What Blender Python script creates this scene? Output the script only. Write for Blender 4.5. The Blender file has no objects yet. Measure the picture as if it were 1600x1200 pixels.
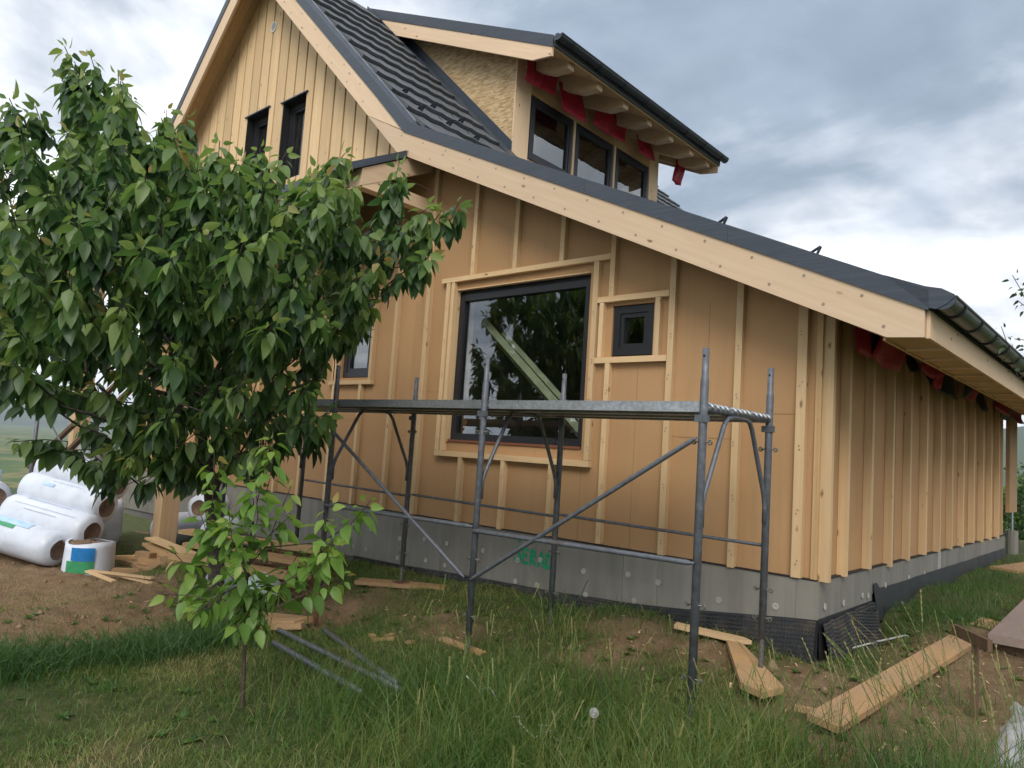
import bpy, math, random
import numpy as np
from mathutils import Vector, Matrix

random.seed(7)
rng = np.random.default_rng(7)
SC = bpy.context.scene
COL = SC.collection
R = math.radians

# ------------------------------------------------------------------ camera
cam_d = bpy.data.cameras.new('camera')
cam = bpy.data.objects.new('camera', cam_d)
COL.objects.link(cam)
yaw, pitch, roll = R(-42.009), R(5.138), R(3.795)
fw = Vector((math.sin(yaw)*math.cos(pitch), math.cos(yaw)*math.cos(pitch), math.sin(pitch)))
rt = Vector((math.cos(yaw), -math.sin(yaw), 0))
up = rt.cross(fw)
r2 = rt*math.cos(roll) + up*math.sin(roll)
u2 = -rt*math.sin(roll) + up*math.cos(roll)
cam.matrix_world = Matrix(((r2.x, u2.x, -fw.x, 2.105), (r2.y, u2.y, -fw.y, -6.044), (r2.z, u2.z, -fw.z, 0.851), (0, 0, 0, 1)))
cam_d.sensor_width = 36.0
cam_d.lens = 1150.57/1600*36.0
cam_d.clip_start = 0.05
cam_d.clip_end = 30000
SC.camera = cam

# ------------------------------------------------------------------ world: Nishita sky under broken cloud
SUN_EL, SUN_AZ = R(40), R(147)      # azimuth measured clockwise from +Y
world = bpy.data.worlds.new('World')
SC.world = world
world.use_nodes = True
nt = world.node_tree
nt.nodes.clear()
def N(nt, typ, **kw):
    n = nt.nodes.new(typ)
    for k, v in kw.items():
        if k == 'inp':
            for a, b in v.items(): n.inputs[a].default_value = b
        else: setattr(n, k, v)
    return n
def build_world():
    L = nt.links.new
    out = N(nt, 'ShaderNodeOutputWorld')
    bg = N(nt, 'ShaderNodeBackground', inp={'Strength': 0.066})
    sky = N(nt, 'ShaderNodeTexSky', sky_type='NISHITA', sun_disc=False, sun_elevation=SUN_EL, sun_rotation=SUN_AZ, air_density=1.0, dust_density=1.5, ozone_density=1.0)
    tc = N(nt, 'ShaderNodeTexCoord')
    sep = N(nt, 'ShaderNodeSeparateXYZ')
    L(tc.outputs['Generated'], sep.inputs[0])
    def M(op, a, b=None, c=None):
        n = N(nt, 'ShaderNodeMath', operation=op)
        for i, v in enumerate((a, b, c)):
            if v is None: continue
            if isinstance(v, (int, float)): n.inputs[i].default_value = v
            else: L(v, n.inputs[i])
        return n.outputs[0]
    zc = M('ADD', M('MAXIMUM', sep.outputs[2], 0.0), 0.16)
    px = M('DIVIDE', sep.outputs[0], zc); py = M('DIVIDE', sep.outputs[1], zc)
    comb = N(nt, 'ShaderNodeCombineXYZ'); L(px, comb.inputs[0]); L(py, comb.inputs[1])
    def noise(vec, sc, det, rough, off, dist=0.0):
        mp = N(nt, 'ShaderNodeMapping'); mp.inputs['Location'].default_value = off
        L(vec, mp.inputs[0])
        n = N(nt, 'ShaderNodeTexNoise', inp={'Scale': sc, 'Detail': det, 'Roughness': rough, 'Distortion': dist})
        L(mp.outputs[0], n.inputs['Vector'])
        return n.outputs['Fac']
    big = noise(comb.outputs[0], 0.55, 3.0, 0.5, (2.3, 0.7, 0.0), 0.3)
    mid = noise(comb.outputs[0], 1.9, 6.0, 0.55, (5.1, 3.3, 1.0), 0.4)
    fine = noise(comb.outputs[0], 5.5, 5.0, 0.55, (1.0, 9.0, 2.0), 0.2)
    def lobe(d, k, amp):
        n = N(nt, 'ShaderNodeVectorMath', operation='DOT_PRODUCT')
        L(tc.outputs['Generated'], n.inputs[0]); n.inputs[1].default_value = Vector(d).normalized()
        return M('MULTIPLY', M('EXPONENT', M('MULTIPLY', M('SUBTRACT', n.outputs['Value'], 1.0), k)), amp)
    # cloud banks seen in the photograph: heavy grey ones high on the right, a lighter one at the top left
    v = M('ADD', M('MULTIPLY', M('SUBTRACT', big, 0.5), 0.9), M('MULTIPLY', M('SUBTRACT', mid, 0.5), 1.25))
    v = M('ADD', v, M('MULTIPLY', M('SUBTRACT', fine, 0.5), 0.5))
    for d, k, a in (((-0.17, 0.86, 0.47), 24, 0.50), ((-0.50, 0.70, 0.52), 22, 0.36), ((0.1, 0.7, 0.75), 10, 0.2), ((-0.86, 0.27, 0.45), 45, 0.55),
                    ((-0.95, 0.22, 0.17), 18, -0.50), ((-0.80, 0.45, 0.22), 30, -0.2), ((-0.25, 0.95, 0.16), 26, -0.30)):
        v = M('ADD', v, lobe(d, k, a))
    ramp = N(nt, 'ShaderNodeValToRGB')
    cr = ramp.color_ramp
    cr.elements[0].position = 0.0; cr.elements[0].color = (15.5, 15.8, 16.0, 1)
    cr.elements[1].position = 1.0; cr.elements[1].color = (2.5, 3.25, 4.25, 1)
    for pos, c in ((0.20, (10.8, 11.2, 11.8)), (0.42, (7.0, 7.6, 8.5)), (0.70, (3.7, 4.55, 5.7))):
        e = cr.elements.new(pos); e.color = (*c, 1)
    L(M('ADD', M('MULTIPLY', v, 1.10), 0.285), ramp.inputs['Fac'])
    # thin places let a little blue through
    mix = N(nt, 'ShaderNodeMix', data_type='RGBA')
    hole = N(nt, 'ShaderNodeMapRange', inp={'From Min': 0.56, 'From Max': 0.72, 'To Min': 0.0, 'To Max': 0.35})
    L(noise(comb.outputs[0], 1.1, 3.0, 0.5, (8.0, 1.0, 4.0), 0.3), hole.inputs['Value'])
    L(hole.outputs[0], mix.inputs['Factor'])
    L(ramp.outputs['Color'], mix.inputs['A'])
    br = N(nt, 'ShaderNodeMix', data_type='RGBA', blend_type='ADD', inp={'Factor': 1.0})
    L(sky.outputs[0], br.inputs['A']); br.inputs['B'].default_value = (4.5, 5.0, 5.4, 1)
    L(br.outputs['Result'], mix.inputs['B'])
    L(mix.outputs['Result'], bg.inputs['Color'])
    L(bg.outputs[0], out.inputs[0])
build_world()

sun_d = bpy.data.lights.new('sun', 'SUN')
sun_d.energy = 1.5
sun_d.angle = R(32)
sun_d.color = (1.0, 0.95, 0.87)
sun = bpy.data.objects.new('sun', sun_d)
COL.objects.link(sun)
sd = Vector((math.sin(SUN_AZ)*math.cos(SUN_EL), math.cos(SUN_AZ)*math.cos(SUN_EL), math.sin(SUN_EL)))
sun.rotation_euler = sd.to_track_quat('Z', 'Y').to_euler()

vs = SC.view_settings
vs.view_transform = 'Standard'
vs.look = 'None'
vs.exposure = 0.72
vs.gamma = 1.0
vs.use_curve_mapping = False
SC.cycles.use_adaptive_sampling = True
SC.cycles.adaptive_threshold = 0.02
SC.cycles.max_bounces = 5
SC.cycles.diffuse_bounces = 3
SC.cycles.glossy_bounces = 2
SC.cycles.transmission_bounces = 2
SC.cycles.transparent_max_bounces = 8

# ------------------------------------------------------------------ helpers
WL = {}                                   # world location of every object that has children
def props(o, label=None, cat=None, group=None, kind=None):
    for k, v in (('label', label), ('category', cat), ('group', group), ('kind', kind)):
        if v: o[k] = v
    return o
def thing(name, loc, label, cat, group=None):
    o = bpy.data.objects.new(name, None)
    o.empty_display_size = 0.1
    COL.objects.link(o)
    o.location = loc
    WL[o.name] = Vector(loc)
    return props(o, label, cat, group)
def part_empty(name, parent, loc):
    o = bpy.data.objects.new(name, None)
    o.empty_display_size = 0.1
    COL.objects.link(o)
    o.parent = parent
    o.location = Vector(loc) - WL[parent.name]
    WL[o.name] = Vector(loc)
    return o
def link(name, me, parent, loc, rot=None):
    o = bpy.data.objects.new(name, me)
    COL.objects.link(o)
    p = Vector(loc)
    if parent is not None:
        o.parent = parent
        o.location = p - WL[parent.name]
    else: o.location = p
    if rot is not None: o.rotation_euler = rot
    WL[o.name] = p
    return o
class MB:
    def __init__(s): s.v = []; s.f = []; s.smooth = False
    def add(s, vs, fs):
        b = len(s.v); s.v += [tuple(p) for p in vs]; s.f += [tuple(i+b for i in f) for f in fs]; return s
    def box(s, x0, x1, y0, y1, z0, z1):
        return s.add([(x0,y0,z0),(x1,y0,z0),(x1,y1,z0),(x0,y1,z0),(x0,y0,z1),(x1,y0,z1),(x1,y1,z1),(x0,y1,z1)],
                     [(0,3,2,1),(4,5,6,7),(0,1,5,4),(1,2,6,5),(2,3,7,6),(3,0,4,7)])
    def prism(s, poly, ext):
        """poly: list of 3D points (planar), extruded by vector ext"""
        n = len(poly); e = Vector(ext)
        a = [Vector(p) for p in poly]; b = [p+e for p in a]
        nrm = Vector((0,0,0))
        for i in range(n): nrm += a[i].cross(a[(i+1) % n])
        fl = nrm.dot(e) > 0
        fs = [tuple(range(n))[::-1] if fl else tuple(range(n)), tuple(range(n,2*n)) if fl else tuple(range(n,2*n))[::-1]]
        for i in range(n):
            j = (i+1) % n
            fs.append((i,j,n+j,n+i) if fl else (j,i,n+i,n+j))
        return s.add(a+b, fs)
    def beam(s, p, q, w, h, upv=(0,0,1), cut=None):
        """rectangular bar from p to q; w across, h along upv"""
        p = Vector(p); q = Vector(q); d = (q-p).normalized(); u = Vector(upv)
        side = d.cross(u).normalized(); u = side.cross(d).normalized()
        a = side*(w/2); b = u*(h/2)
        return s.add([p-a-b,p+a-b,p+a+b,p-a+b,q-a-b,q+a-b,q+a+b,q-a+b],
                     [(0,1,2,3)[::-1] if False else (3,2,1,0),(4,5,6,7),(0,1,5,4),(1,2,6,5),(2,3,7,6),(3,0,4,7)])
    def tube(s, pts, r, n=8, cap=True):
        P = [Vector(p) for p in pts]
        rr = r if isinstance(r, (list, tuple)) else [r]*len(P)
        b = len(s.v); ref = None
        for i, p in enumerate(P):
            d = ((P[i+1] if i+1 < len(P) else p) - (P[i-1] if i else p)).normalized()
            if ref is None: ref = Vector((0,0,1)) if abs(d.z) < .9 else Vector((1,0,0))
            a = d.cross(ref).normalized(); c = a.cross(d).normalized(); ref = c
            for k in range(n):
                t = 2*math.pi*k/n
                s.v.append(tuple(p + (a*math.cos(t)+c*math.sin(t))*rr[i]))
        for i in range(len(P)-1):
            for k in range(n):
                k2 = (k+1) % n
                s.f.append((b+i*n+k, b+i*n+k2, b+(i+1)*n+k2, b+(i+1)*n+k))
        if cap:
            s.f.append(tuple(b+k for k in range(n))[::-1]); e = b+(len(P)-1)*n
            s.f.append(tuple(e+k for k in range(n)))
        return s
    def grid(s, fn, nu, nv):
        b = len(s.v)
        for i in range(nu+1):
            for j in range(nv+1): s.v.append(tuple(fn(i/nu, j/nv)))
        for i in range(nu):
            for j in range(nv):
                a = b+i*(nv+1)+j; s.f.append((a, a+nv+1, a+nv+2, a+1))
        return s
    def mesh(s, name, mat, org):
        me = bpy.data.meshes.new(name)
        o = Vector(org)
        me.from_pydata([tuple(Vector(p)-o) for p in s.v], [], s.f)
        if mat: me.materials.append(mat)
        if s.smooth: me.shade_smooth()
        me.update()
        return me
    def build(s, name, mat, parent=None, label=None, cat=None, group=None, kind=None, base=False):
        v = np.array(s.v); lo, hi = v.min(0), v.max(0)
        org = Vector(((lo+hi)/2).tolist())
        if base: org.z = float(lo[2])
        o = link(name, s.mesh(name, mat, org), parent, org)
        return props(o, label, cat, group, kind)
def npmesh(name, verts, tris, mat, attr=None, smooth=False):
    """big triangle mesh from numpy arrays"""
    me = bpy.data.meshes.new(name)
    nv, ntr = len(verts), len(tris)
    me.vertices.add(nv); me.vertices.foreach_set('co', np.ascontiguousarray(verts, dtype=np.float32).ravel())
    me.loops.add(ntr*3); me.loops.foreach_set('vertex_index', np.ascontiguousarray(tris, dtype=np.int32).ravel())
    me.polygons.add(ntr); me.polygons.foreach_set('loop_start', np.arange(0, ntr*3, 3, dtype=np.int32))
    me.polygons.foreach_set('loop_total', np.full(ntr, 3, dtype=np.int32))
    if smooth: me.polygons.foreach_set('use_smooth', np.ones(ntr, dtype=bool))
    me.update(calc_edges=True)
    if attr:
        for k, a in attr.items():
            at = me.attributes.new(k, 'FLOAT', 'POINT'); at.data.foreach_set('value', np.ascontiguousarray(a, dtype=np.float32))
    me.materials.append(mat)
    return me

# ------------------------------------------------------------------ materials
MAT = {}
class Mat:
    def __init__(s, name, rough=0.7, metal=0.0, spec=0.4):
        s.m = bpy.data.materials.new(name); s.m.use_nodes = True; s.nt = s.m.node_tree
        s.b = s.nt.nodes['Principled BSDF']
        s.b.inputs['Roughness'].default_value = rough; s.b.inputs['Metallic'].default_value = metal
        s.b.inputs['Specular IOR Level'].default_value = spec
        MAT[name] = s.m; s.tilt = 0.0
    def L(s, a, b): s.nt.links.new(a, b)
    def n(s, typ, **kw): return N(s.nt, typ, **kw)
    def coord(s, scale=(1,1,1), kind='Object', rnd=True):
        tc = s.n('ShaderNodeTexCoord'); out = tc.outputs[kind]
        if s.tilt:
            mr = s.n('ShaderNodeMapping'); mr.inputs['Rotation'].default_value = (0, s.tilt, 0); s.L(out, mr.inputs[0]); out = mr.outputs[0]
        if rnd:
            oi = s.n('ShaderNodeObjectInfo'); mu = s.n('ShaderNodeMath', operation='MULTIPLY', inp={1: 61.7})
            s.L(oi.outputs['Random'], mu.inputs[0])
            ad = s.n('ShaderNodeVectorMath', operation='ADD'); s.L(out, ad.inputs[0]); s.L(mu.outputs[0], ad.inputs[1]); out = ad.outputs[0]
        mp = s.n('ShaderNodeMapping'); mp.inputs['Scale'].default_value = scale; s.L(out, mp.inputs[0])
        return mp.outputs[0]
    def noise(s, vec, sc, det=4, rough=.55, dist=0.0):
        n = s.n('ShaderNodeTexNoise', inp={'Scale': sc, 'Detail': det, 'Roughness': rough, 'Distortion': dist}); s.L(vec, n.inputs['Vector']); return n.outputs['Fac']
    def ramp(s, fac, stops):
        r = s.n('ShaderNodeValToRGB'); cr = r.color_ramp
        cr.elements[0].position = stops[0][0]; cr.elements[0].color = (*stops[0][1], 1)
        cr.elements[1].position = stops[-1][0]; cr.elements[1].color = (*stops[-1][1], 1)
        for p, c in stops[1:-1]: e = cr.elements.new(p); e.color = (*c, 1)
        s.L(fac, r.inputs['Fac']); return r.outputs['Color']
    def mix(s, fac, a, b, mode='MIX'):
        m = s.n('ShaderNodeMix', data_type='RGBA', blend_type=mode)
        for k, v in (('Factor', fac), ('A', a), ('B', b)):
            if isinstance(v, (int, float)): m.inputs[k].default_value = v
            elif isinstance(v, tuple): m.inputs[k].default_value = (*v, 1)
            else: s.L(v, m.inputs[k])
        return m.outputs['Result']
    def rng(s, v, a, b, c, d):
        n = s.n('ShaderNodeMapRange', inp={'From Min': a, 'From Max': b, 'To Min': c, 'To Max': d}); s.L(v, n.inputs['Value']); return n.outputs[0]
    def objrand(s, lo, hi):
        return s.rng(s.n('ShaderNodeObjectInfo').outputs['Random'], 0, 1, lo, hi)
    def value(s, col, v):
        h = s.n('ShaderNodeHueSaturation'); s.L(col, h.inputs['Color'])
        if isinstance(v, (int, float)): h.inputs['Value'].default_value = v
        else: s.L(v, h.inputs['Value'])
        return h.outputs['Color']
    def bump(s, h, strength=.3, dist=.01):
        b = s.n('ShaderNodeBump', inp={'Strength': strength, 'Distance': dist}); s.L(h, b.inputs['Height']); s.L(b.outputs[0], s.b.inputs['Normal'])
    def col(s, c):
        if isinstance(c, tuple): s.b.inputs['Base Color'].default_value = (*c, 1)
        else: s.L(c, s.b.inputs['Base Color'])
        return s.m

def wood(name, axis, light, dark, knot=(.16,.075,.03), var=.12, knots=True, rough=.72, weather=0.0, tilt=0.0):
    m = Mat(name, rough=rough, spec=.25)
    m.tilt = tilt
    sc = [26.0, 26.0, 26.0]; sc[axis] = 1.3
    v = m.coord(tuple(sc))
    g = m.noise(v, 1.0, 5, .6, .6)
    c = m.ramp(g, [(.25, dark), (.5, tuple((a+b)/2 for a, b in zip(light, dark))), (.72, light)])
    lo = m.noise(m.coord((1.4,1.4,1.4)), 1.0, 2, .5)
    c = m.mix(m.rng(lo, .3, .7, 0, .35), c, tuple(x*.84 for x in light))
    if knots:
        ks = [7.0, 7.0, 7.0]; ks[axis] = 3.0
        vo = m.n('ShaderNodeTexVoronoi', feature='F1', inp={'Scale': 1.0, 'Randomness': 1.0})
        m.L(m.coord(tuple(ks)), vo.inputs['Vector'])
        ds = m.noise(m.coord((40,40,40)), 1.0, 2, .5)
        k = m.n('ShaderNodeMath', operation='ADD'); m.L(vo.outputs['Distance'], k.inputs[0]); m.L(m.rng(ds, 0, 1, -.03, .05), k.inputs[1])
        c = m.mix(m.rng(k.outputs[0], .05, .13, .85, 0.0), c, knot)
    if weather:
        c = m.mix(m.rng(m.noise(m.coord((3,3,3)), 1, 4, .6), .35, .7, 0, weather), c, (.22,.19,.17))
    c = m.value(c, m.objrand(1-var, 1+var*.6))
    m.bump(g, .12, .004)
    return m.col(c)
for ax, sfx in ((0,'x'),(1,'y'),(2,'z')):
    wood('planed_spruce_'+sfx, ax, (.74,.545,.36), (.66,.46,.285))
    wood('batten_'+sfx, ax, (.70,.50,.285), (.58,.385,.20), var=.18)
    wood('gable_spruce_'+sfx, ax, (.76,.55,.32), (.64,.43,.225), var=.16)
    wood('larch_board_'+sfx, ax, (.60,.40,.20), (.50,.31,.145))
    wood('orange_plank_'+sfx, ax, (.48,.295,.14), (.38,.22,.10), var=.18, weather=.35)
wood('rake_spruce_low', 0, (.74,.555,.385), (.65,.46,.295), tilt=-math.atan(.4635))
wood('rake_spruce_steep', 0, (.74,.555,.385), (.65,.46,.295), tilt=-math.atan(.962))
wood('rake_spruce_left', 0, (.74,.555,.385), (.65,.46,.295), tilt=math.atan(.962))
wood('old_board', 1, (.34,.255,.21), (.27,.2,.165), var=.05, weather=.5)
wood('old_stake', 2, (.16,.10,.06), (.10,.065,.04), knots=False)
wood('post_wood', 2, (.60,.42,.25), (.50,.33,.18), var=.03)
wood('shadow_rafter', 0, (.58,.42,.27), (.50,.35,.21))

def simple(name, c, rough=.6, metal=0.0, var=0.0, nscale=8.0, namp=.12, spec=.4, bump=0.0):
    m = Mat(name, rough, metal, spec)
    v = m.coord((1,1,1))
    nz = m.noise(v, nscale, 5, .6)
    col = m.mix(m.rng(nz, .3, .7, 0, 1), tuple(x*(1-namp) for x in c), tuple(min(1, x*(1+namp)) for x in c))
    if var: col = m.value(col, m.objrand(1-var, 1+var))
    if bump: m.bump(nz, bump, .005)
    return m.col(col)
def mk_sheathing():
    m = Mat('fibre_sheathing', .85, spec=.2)
    a = m.noise(m.coord((.7,.7,.9), rnd=False), 1, 3, .5)
    b = m.noise(m.coord((160,160,160), rnd=False), 1, 2, .5)
    c = m.ramp(a, [(.3, (.42,.247,.120)), (.7, (.48,.287,.142))])
    c = m.mix(m.rng(b, .3, .7, 0, .16), c, (.31,.18,.085))
    st = m.noise(m.coord((9,9,.5), rnd=False), 1, 4, .6)
    c = m.mix(m.rng(st, .56, .75, 0, .22), c, (.24,.16,.10))
    m.bump(b, .15, .002)
    return m.col(c)
mk_sheathing()
def mk_osb():
    m = Mat('osb_board', .75, spec=.25)
    cols = None
    for i, (rot, seed) in enumerate(((0.3, 0), (1.35, 3), (2.3, 7))):
        tc = m.n('ShaderNodeTexCoord'); mp = m.n('ShaderNodeMapping'); mp.inputs['Rotation'].default_value = (0, rot, 0); mp.inputs['Location'].default_value = (seed, seed, seed)
        mp.inputs['Scale'].default_value = (9, 9, 48); m.L(tc.outputs['Object'], mp.inputs[0])
        vo = m.n('ShaderNodeTexVoronoi', feature='F1', inp={'Scale': 1.0}); m.L(mp.outputs[0], vo.inputs['Vector'])
        sp = m.n('ShaderNodeSeparateColor'); m.L(vo.outputs['Color'], sp.inputs[0])
        c = m.ramp(sp.outputs[0], [(.0, (.33,.215,.105)), (.35, (.47,.325,.17)), (.7, (.55,.40,.225)), (1.0, (.64,.49,.30))])
        cols = c if cols is None else m.mix(m.rng(sp.outputs[1], .45, .55, 0, 1), cols, c)
    return m.col(cols)
mk_osb()
def mk_tube():
    m = Mat('scaffold_paint', .48, .25, .5)
    v = m.coord((1,1,1))
    a = m.noise(v, 22, 5, .65); b = m.noise(v, 4, 4, .6)
    c = m.ramp(a, [(.3, (.085,.092,.105)), (.6, (.135,.145,.165)), (.75, (.22,.23,.25))])
    c = m.mix(m.rng(b, .58, .72, 0, .75), c, (.13,.075,.05))
    m.bump(a, .2, .002)
    return m.col(c)
mk_tube()
def mk_galv():
    m = Mat('galvanised_steel', .45, .65, .5)
    v = m.coord((1,1,1))
    a = m.noise(v, 45, 3, .5); b = m.noise(v, 5, 4, .6)
    c = m.ramp(a, [(.3, (.28,.295,.31)), (.7, (.46,.475,.49))])
    c = m.mix(m.rng(b, .5, .75, 0, .5), c, (.24,.235,.21))
    return m.col(c)
mk_galv()
def mk_xps():
    m = Mat('grey_insulation', .8, spec=.25)
    tc = m.coord((1,1,1), rnd=False)
    a = m.noise(m.coord((7,7,1.0)), 1, 4, .6); b = m.noise(m.coord((1,1,1)), 2.2, 4, .6)
    c = m.ramp(a, [(.3, (.18,.17,.148)), (.7, (.25,.236,.205))])
    c = m.mix(m.rng(b, .5, .75, 0, .45), c, (.26,.235,.195))
    c = m.value(c, m.objrand(.93, 1.07))
    m.bump(m.noise(tc, 130, 2, .5), .15, .002)
    return m.col(c)
mk_xps()
def mk_dimple():
    m = Mat('dimpled_membrane', .42, spec=.45)
    c = m.mix(m.rng(m.noise(m.coord((1,1,1)), 5, 4, .6), .45, .7, 0, .55), (.022,.024,.027), (.11,.085,.06))
    return m.col(c)
mk_dimple()
simple('bitumen_black', (.02,.021,.023), .5, namp=.3, nscale=6, bump=.3)
simple('anthracite_sheet', (.052,.066,.088), .38, .25, namp=.10, nscale=14, spec=.5)
def mk_flash():
    m = Mat('verge_flashing', .5, .1, .45)
    a = m.noise(m.coord((2.2,60,60)), 1, 4, .6)
    c = m.ramp(a, [(.3, (.036,.046,.062)), (.7, (.060,.072,.092))])
    return m.col(c)
mk_flash()
def mk_tile():
    m = Mat('concrete_tile', .62, spec=.4)
    a = m.noise(m.coord((30,30,30)), 1, 4, .6)
    c = m.ramp(a, [(.3, (.075,.08,.088)), (.7, (.115,.122,.132))])
    c = m.value(c, m.objrand(.86, 1.12))
    m.bump(a, .2, .003)
    return m.col(c)
mk_tile()
simple('grey_metal_strip', (.30,.33,.36), .4, .5)
simple('gutter_metal', (.030,.034,.038), .3, .35, namp=.15, nscale=10, spec=.6)
simple('gutter_copper_brown', (.085,.066,.05), .35, .4, namp=.2, nscale=10)
simple('window_frame', (.021,.022,.026), .42, namp=.06)
simple('window_seal', (.008,.008,.009), .6)
simple('red_brown_sill', (.20,.075,.04), .6)
simple('red_membrane', (.33,.008,.028), .55, namp=.35, nscale=6, spec=.35, bump=.8)
simple('black_membrane', (.016,.016,.018), .6)
simple('white_plastic', (.64,.68,.76), .38, namp=.10, nscale=4, spec=.5, var=.05, bump=1.0)
simple('vent_plastic', (.62,.62,.6), .5)
simple('anchor_plastic', (.36,.345,.315), .6, namp=.1, nscale=30, var=.08)
simple('faint_print', (.33,.195,.098), .9)
simple('joint_line', (.22,.135,.07), .9)
simple('green_spray_paint', (.01,.24,.11), .7, namp=.25, nscale=25)
simple('green_print', (.05,.30,.13), .4, namp=.2)
simple('blue_print', (.02,.20,.52), .4, namp=.2)
simple('pale_blue_print', (.42,.60,.80), .4, namp=.2, nscale=5)
simple('brown_wool', (.19,.125,.085), .95, namp=.35, nscale=30, bump=.6)
simple('interior_wall', (.20,.17,.14), .9)
simple('interior_floor', (.16,.15,.14), .9)
simple('screw_metal', (.30,.24,.17), .5, .5)
simple('rust', (.12,.05,.025), .85, namp=.35, nscale=40, bump=.4)
simple('steel_spindle', (.15,.145,.13), .55, .5, namp=.3, nscale=60)
simple('grey_sack', (.36,.36,.38), .7, namp=.15)
simple('stone_clod', (.25,.175,.11), .95, namp=.3, nscale=12, var=.2, bump=.6)
simple('grey_pvc', (.42,.42,.42), .5)
simple('white_wire', (.6,.6,.58), .5)
simple('leaf_stalk', (.17,.12,.07), .7)
simple('sapling_bark', (.075,.052,.04), .85, namp=.3, nscale=30)
def mk_glass():
    m = bpy.data.materials.new('window_glass'); m.use_nodes = True; t = m.node_tree; t.nodes.clear(); K = t.links.new
    o = N(t, 'ShaderNodeOutputMaterial'); mx = N(t, 'ShaderNodeMixShader'); lw = N(t, 'ShaderNodeLayerWeight', inp={'Blend': .5})
    pw = N(t, 'ShaderNodeMath', operation='POWER', inp={1: 4.0}); ad = N(t, 'ShaderNodeMath', operation='MULTIPLY_ADD', inp={1: .9, 2: .125})
    K(lw.outputs['Facing'], pw.inputs[0]); K(pw.outputs[0], ad.inputs[0])
    tr = N(t, 'ShaderNodeBsdfTransparent', inp={'Color': (.90,.93,.91,1)}); gl = N(t, 'ShaderNodeBsdfGlossy', inp={'Roughness': .004, 'Color': (.95,.95,.97,1)})
    nz = N(t, 'ShaderNodeTexNoise', inp={'Scale': 2.2, 'Detail': 1.0}); tc = N(t, 'ShaderNodeTexCoord'); bp = N(t, 'ShaderNodeBump', inp={'Strength': .05, 'Distance': .02})
    K(tc.outputs['Object'], nz.inputs['Vector']); K(nz.outputs['Fac'], bp.inputs['Height']); K(bp.outputs[0], gl.inputs['Normal'])
    K(ad.outputs[0], mx.inputs[0]); K(tr.outputs[0], mx.inputs[1]); K(gl.outputs[0], mx.inputs[2]); K(mx.outputs[0], o.inputs[0])
    MAT['window_glass'] = m
mk_glass()
def mk_film():
    m = Mat('clear_plastic_sheet', .25, spec=.6)
    m.b.inputs['Base Color'].default_value = (.55,.55,.55,1)
    m.b.inputs['Alpha'].default_value = .62
    m.bump(m.noise(m.coord((1,1,1)), 16, 5, .65), .9, .03)
    return m.m
mk_film()
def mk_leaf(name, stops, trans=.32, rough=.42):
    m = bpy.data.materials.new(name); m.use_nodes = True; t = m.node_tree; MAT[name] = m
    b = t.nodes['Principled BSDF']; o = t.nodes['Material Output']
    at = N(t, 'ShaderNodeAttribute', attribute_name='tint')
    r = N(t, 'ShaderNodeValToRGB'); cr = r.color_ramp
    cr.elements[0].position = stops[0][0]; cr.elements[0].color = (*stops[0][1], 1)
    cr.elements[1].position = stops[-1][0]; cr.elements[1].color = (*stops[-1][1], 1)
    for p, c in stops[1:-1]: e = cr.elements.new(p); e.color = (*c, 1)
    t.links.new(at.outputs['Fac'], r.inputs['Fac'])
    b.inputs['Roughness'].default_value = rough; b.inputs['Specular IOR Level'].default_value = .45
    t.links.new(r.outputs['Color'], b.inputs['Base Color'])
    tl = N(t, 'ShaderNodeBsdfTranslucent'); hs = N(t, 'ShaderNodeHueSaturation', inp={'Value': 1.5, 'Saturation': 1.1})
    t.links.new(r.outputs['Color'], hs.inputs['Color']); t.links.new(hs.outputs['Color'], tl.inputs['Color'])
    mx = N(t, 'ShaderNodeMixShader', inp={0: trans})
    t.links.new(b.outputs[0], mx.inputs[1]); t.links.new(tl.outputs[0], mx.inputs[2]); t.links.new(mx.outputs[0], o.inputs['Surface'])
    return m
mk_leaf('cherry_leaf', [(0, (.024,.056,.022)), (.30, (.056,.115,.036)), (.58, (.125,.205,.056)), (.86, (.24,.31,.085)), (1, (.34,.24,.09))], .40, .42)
mk_leaf('sapling_leaf', [(0, (.085,.175,.035)), (.5, (.165,.285,.055)), (.85, (.28,.36,.08)), (1, (.42,.27,.10))], .42, .45)
mk_leaf('small_leaf', [(0, (.03,.055,.02)), (1, (.06,.10,.03))], .25)
mk_leaf('grass_blade', [(0, (.030,.082,.020)), (.3, (.072,.15,.030)), (.6, (.165,.22,.05)), (.85, (.31,.28,.11)), (1, (.44,.35,.19))], .38, .5)
def mk_bark():
    m = Mat('cherry_bark', .85, spec=.25)
    a = m.noise(m.coord((14,14,40), rnd=False), 1, 4, .6)
    m.bump(a, .5, .01)
    return m.col(m.ramp(a, [(.3, (.035,.028,.024)), (.7, (.10,.082,.07))]))
mk_bark()

# ------------------------------------------------------------------ terrain
def vnoise(x, y, seed=0):
    x = np.asarray(x, float); y = np.asarray(y, float)
    xi = np.floor(x).astype(np.int64); yi = np.floor(y).astype(np.int64)
    fx = x-xi; fy = y-yi; fx = fx*fx*(3-2*fx); fy = fy*fy*(3-2*fy)
    def h(a, b):
        n = (a*374761393 + b*668265263 + seed*974634777) & 0xffffffff
        n = ((n ^ (n >> 13))*1274126177) & 0xffffffff
        return ((n ^ (n >> 16)) & 0xffff)/65535.0
    return (h(xi,yi)*(1-fx)+h(xi+1,yi)*fx)*(1-fy) + (h(xi,yi+1)*(1-fx)+h(xi+1,yi+1)*fx)*fy
def fbm(x, y, oct=4, seed=0):
    s = 0; a = .5; t = 0
    for i in range(oct):
        s = s + a*vnoise(x*2**i, y*2**i, seed+i*17); t += a; a *= .5
    return s/t
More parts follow.
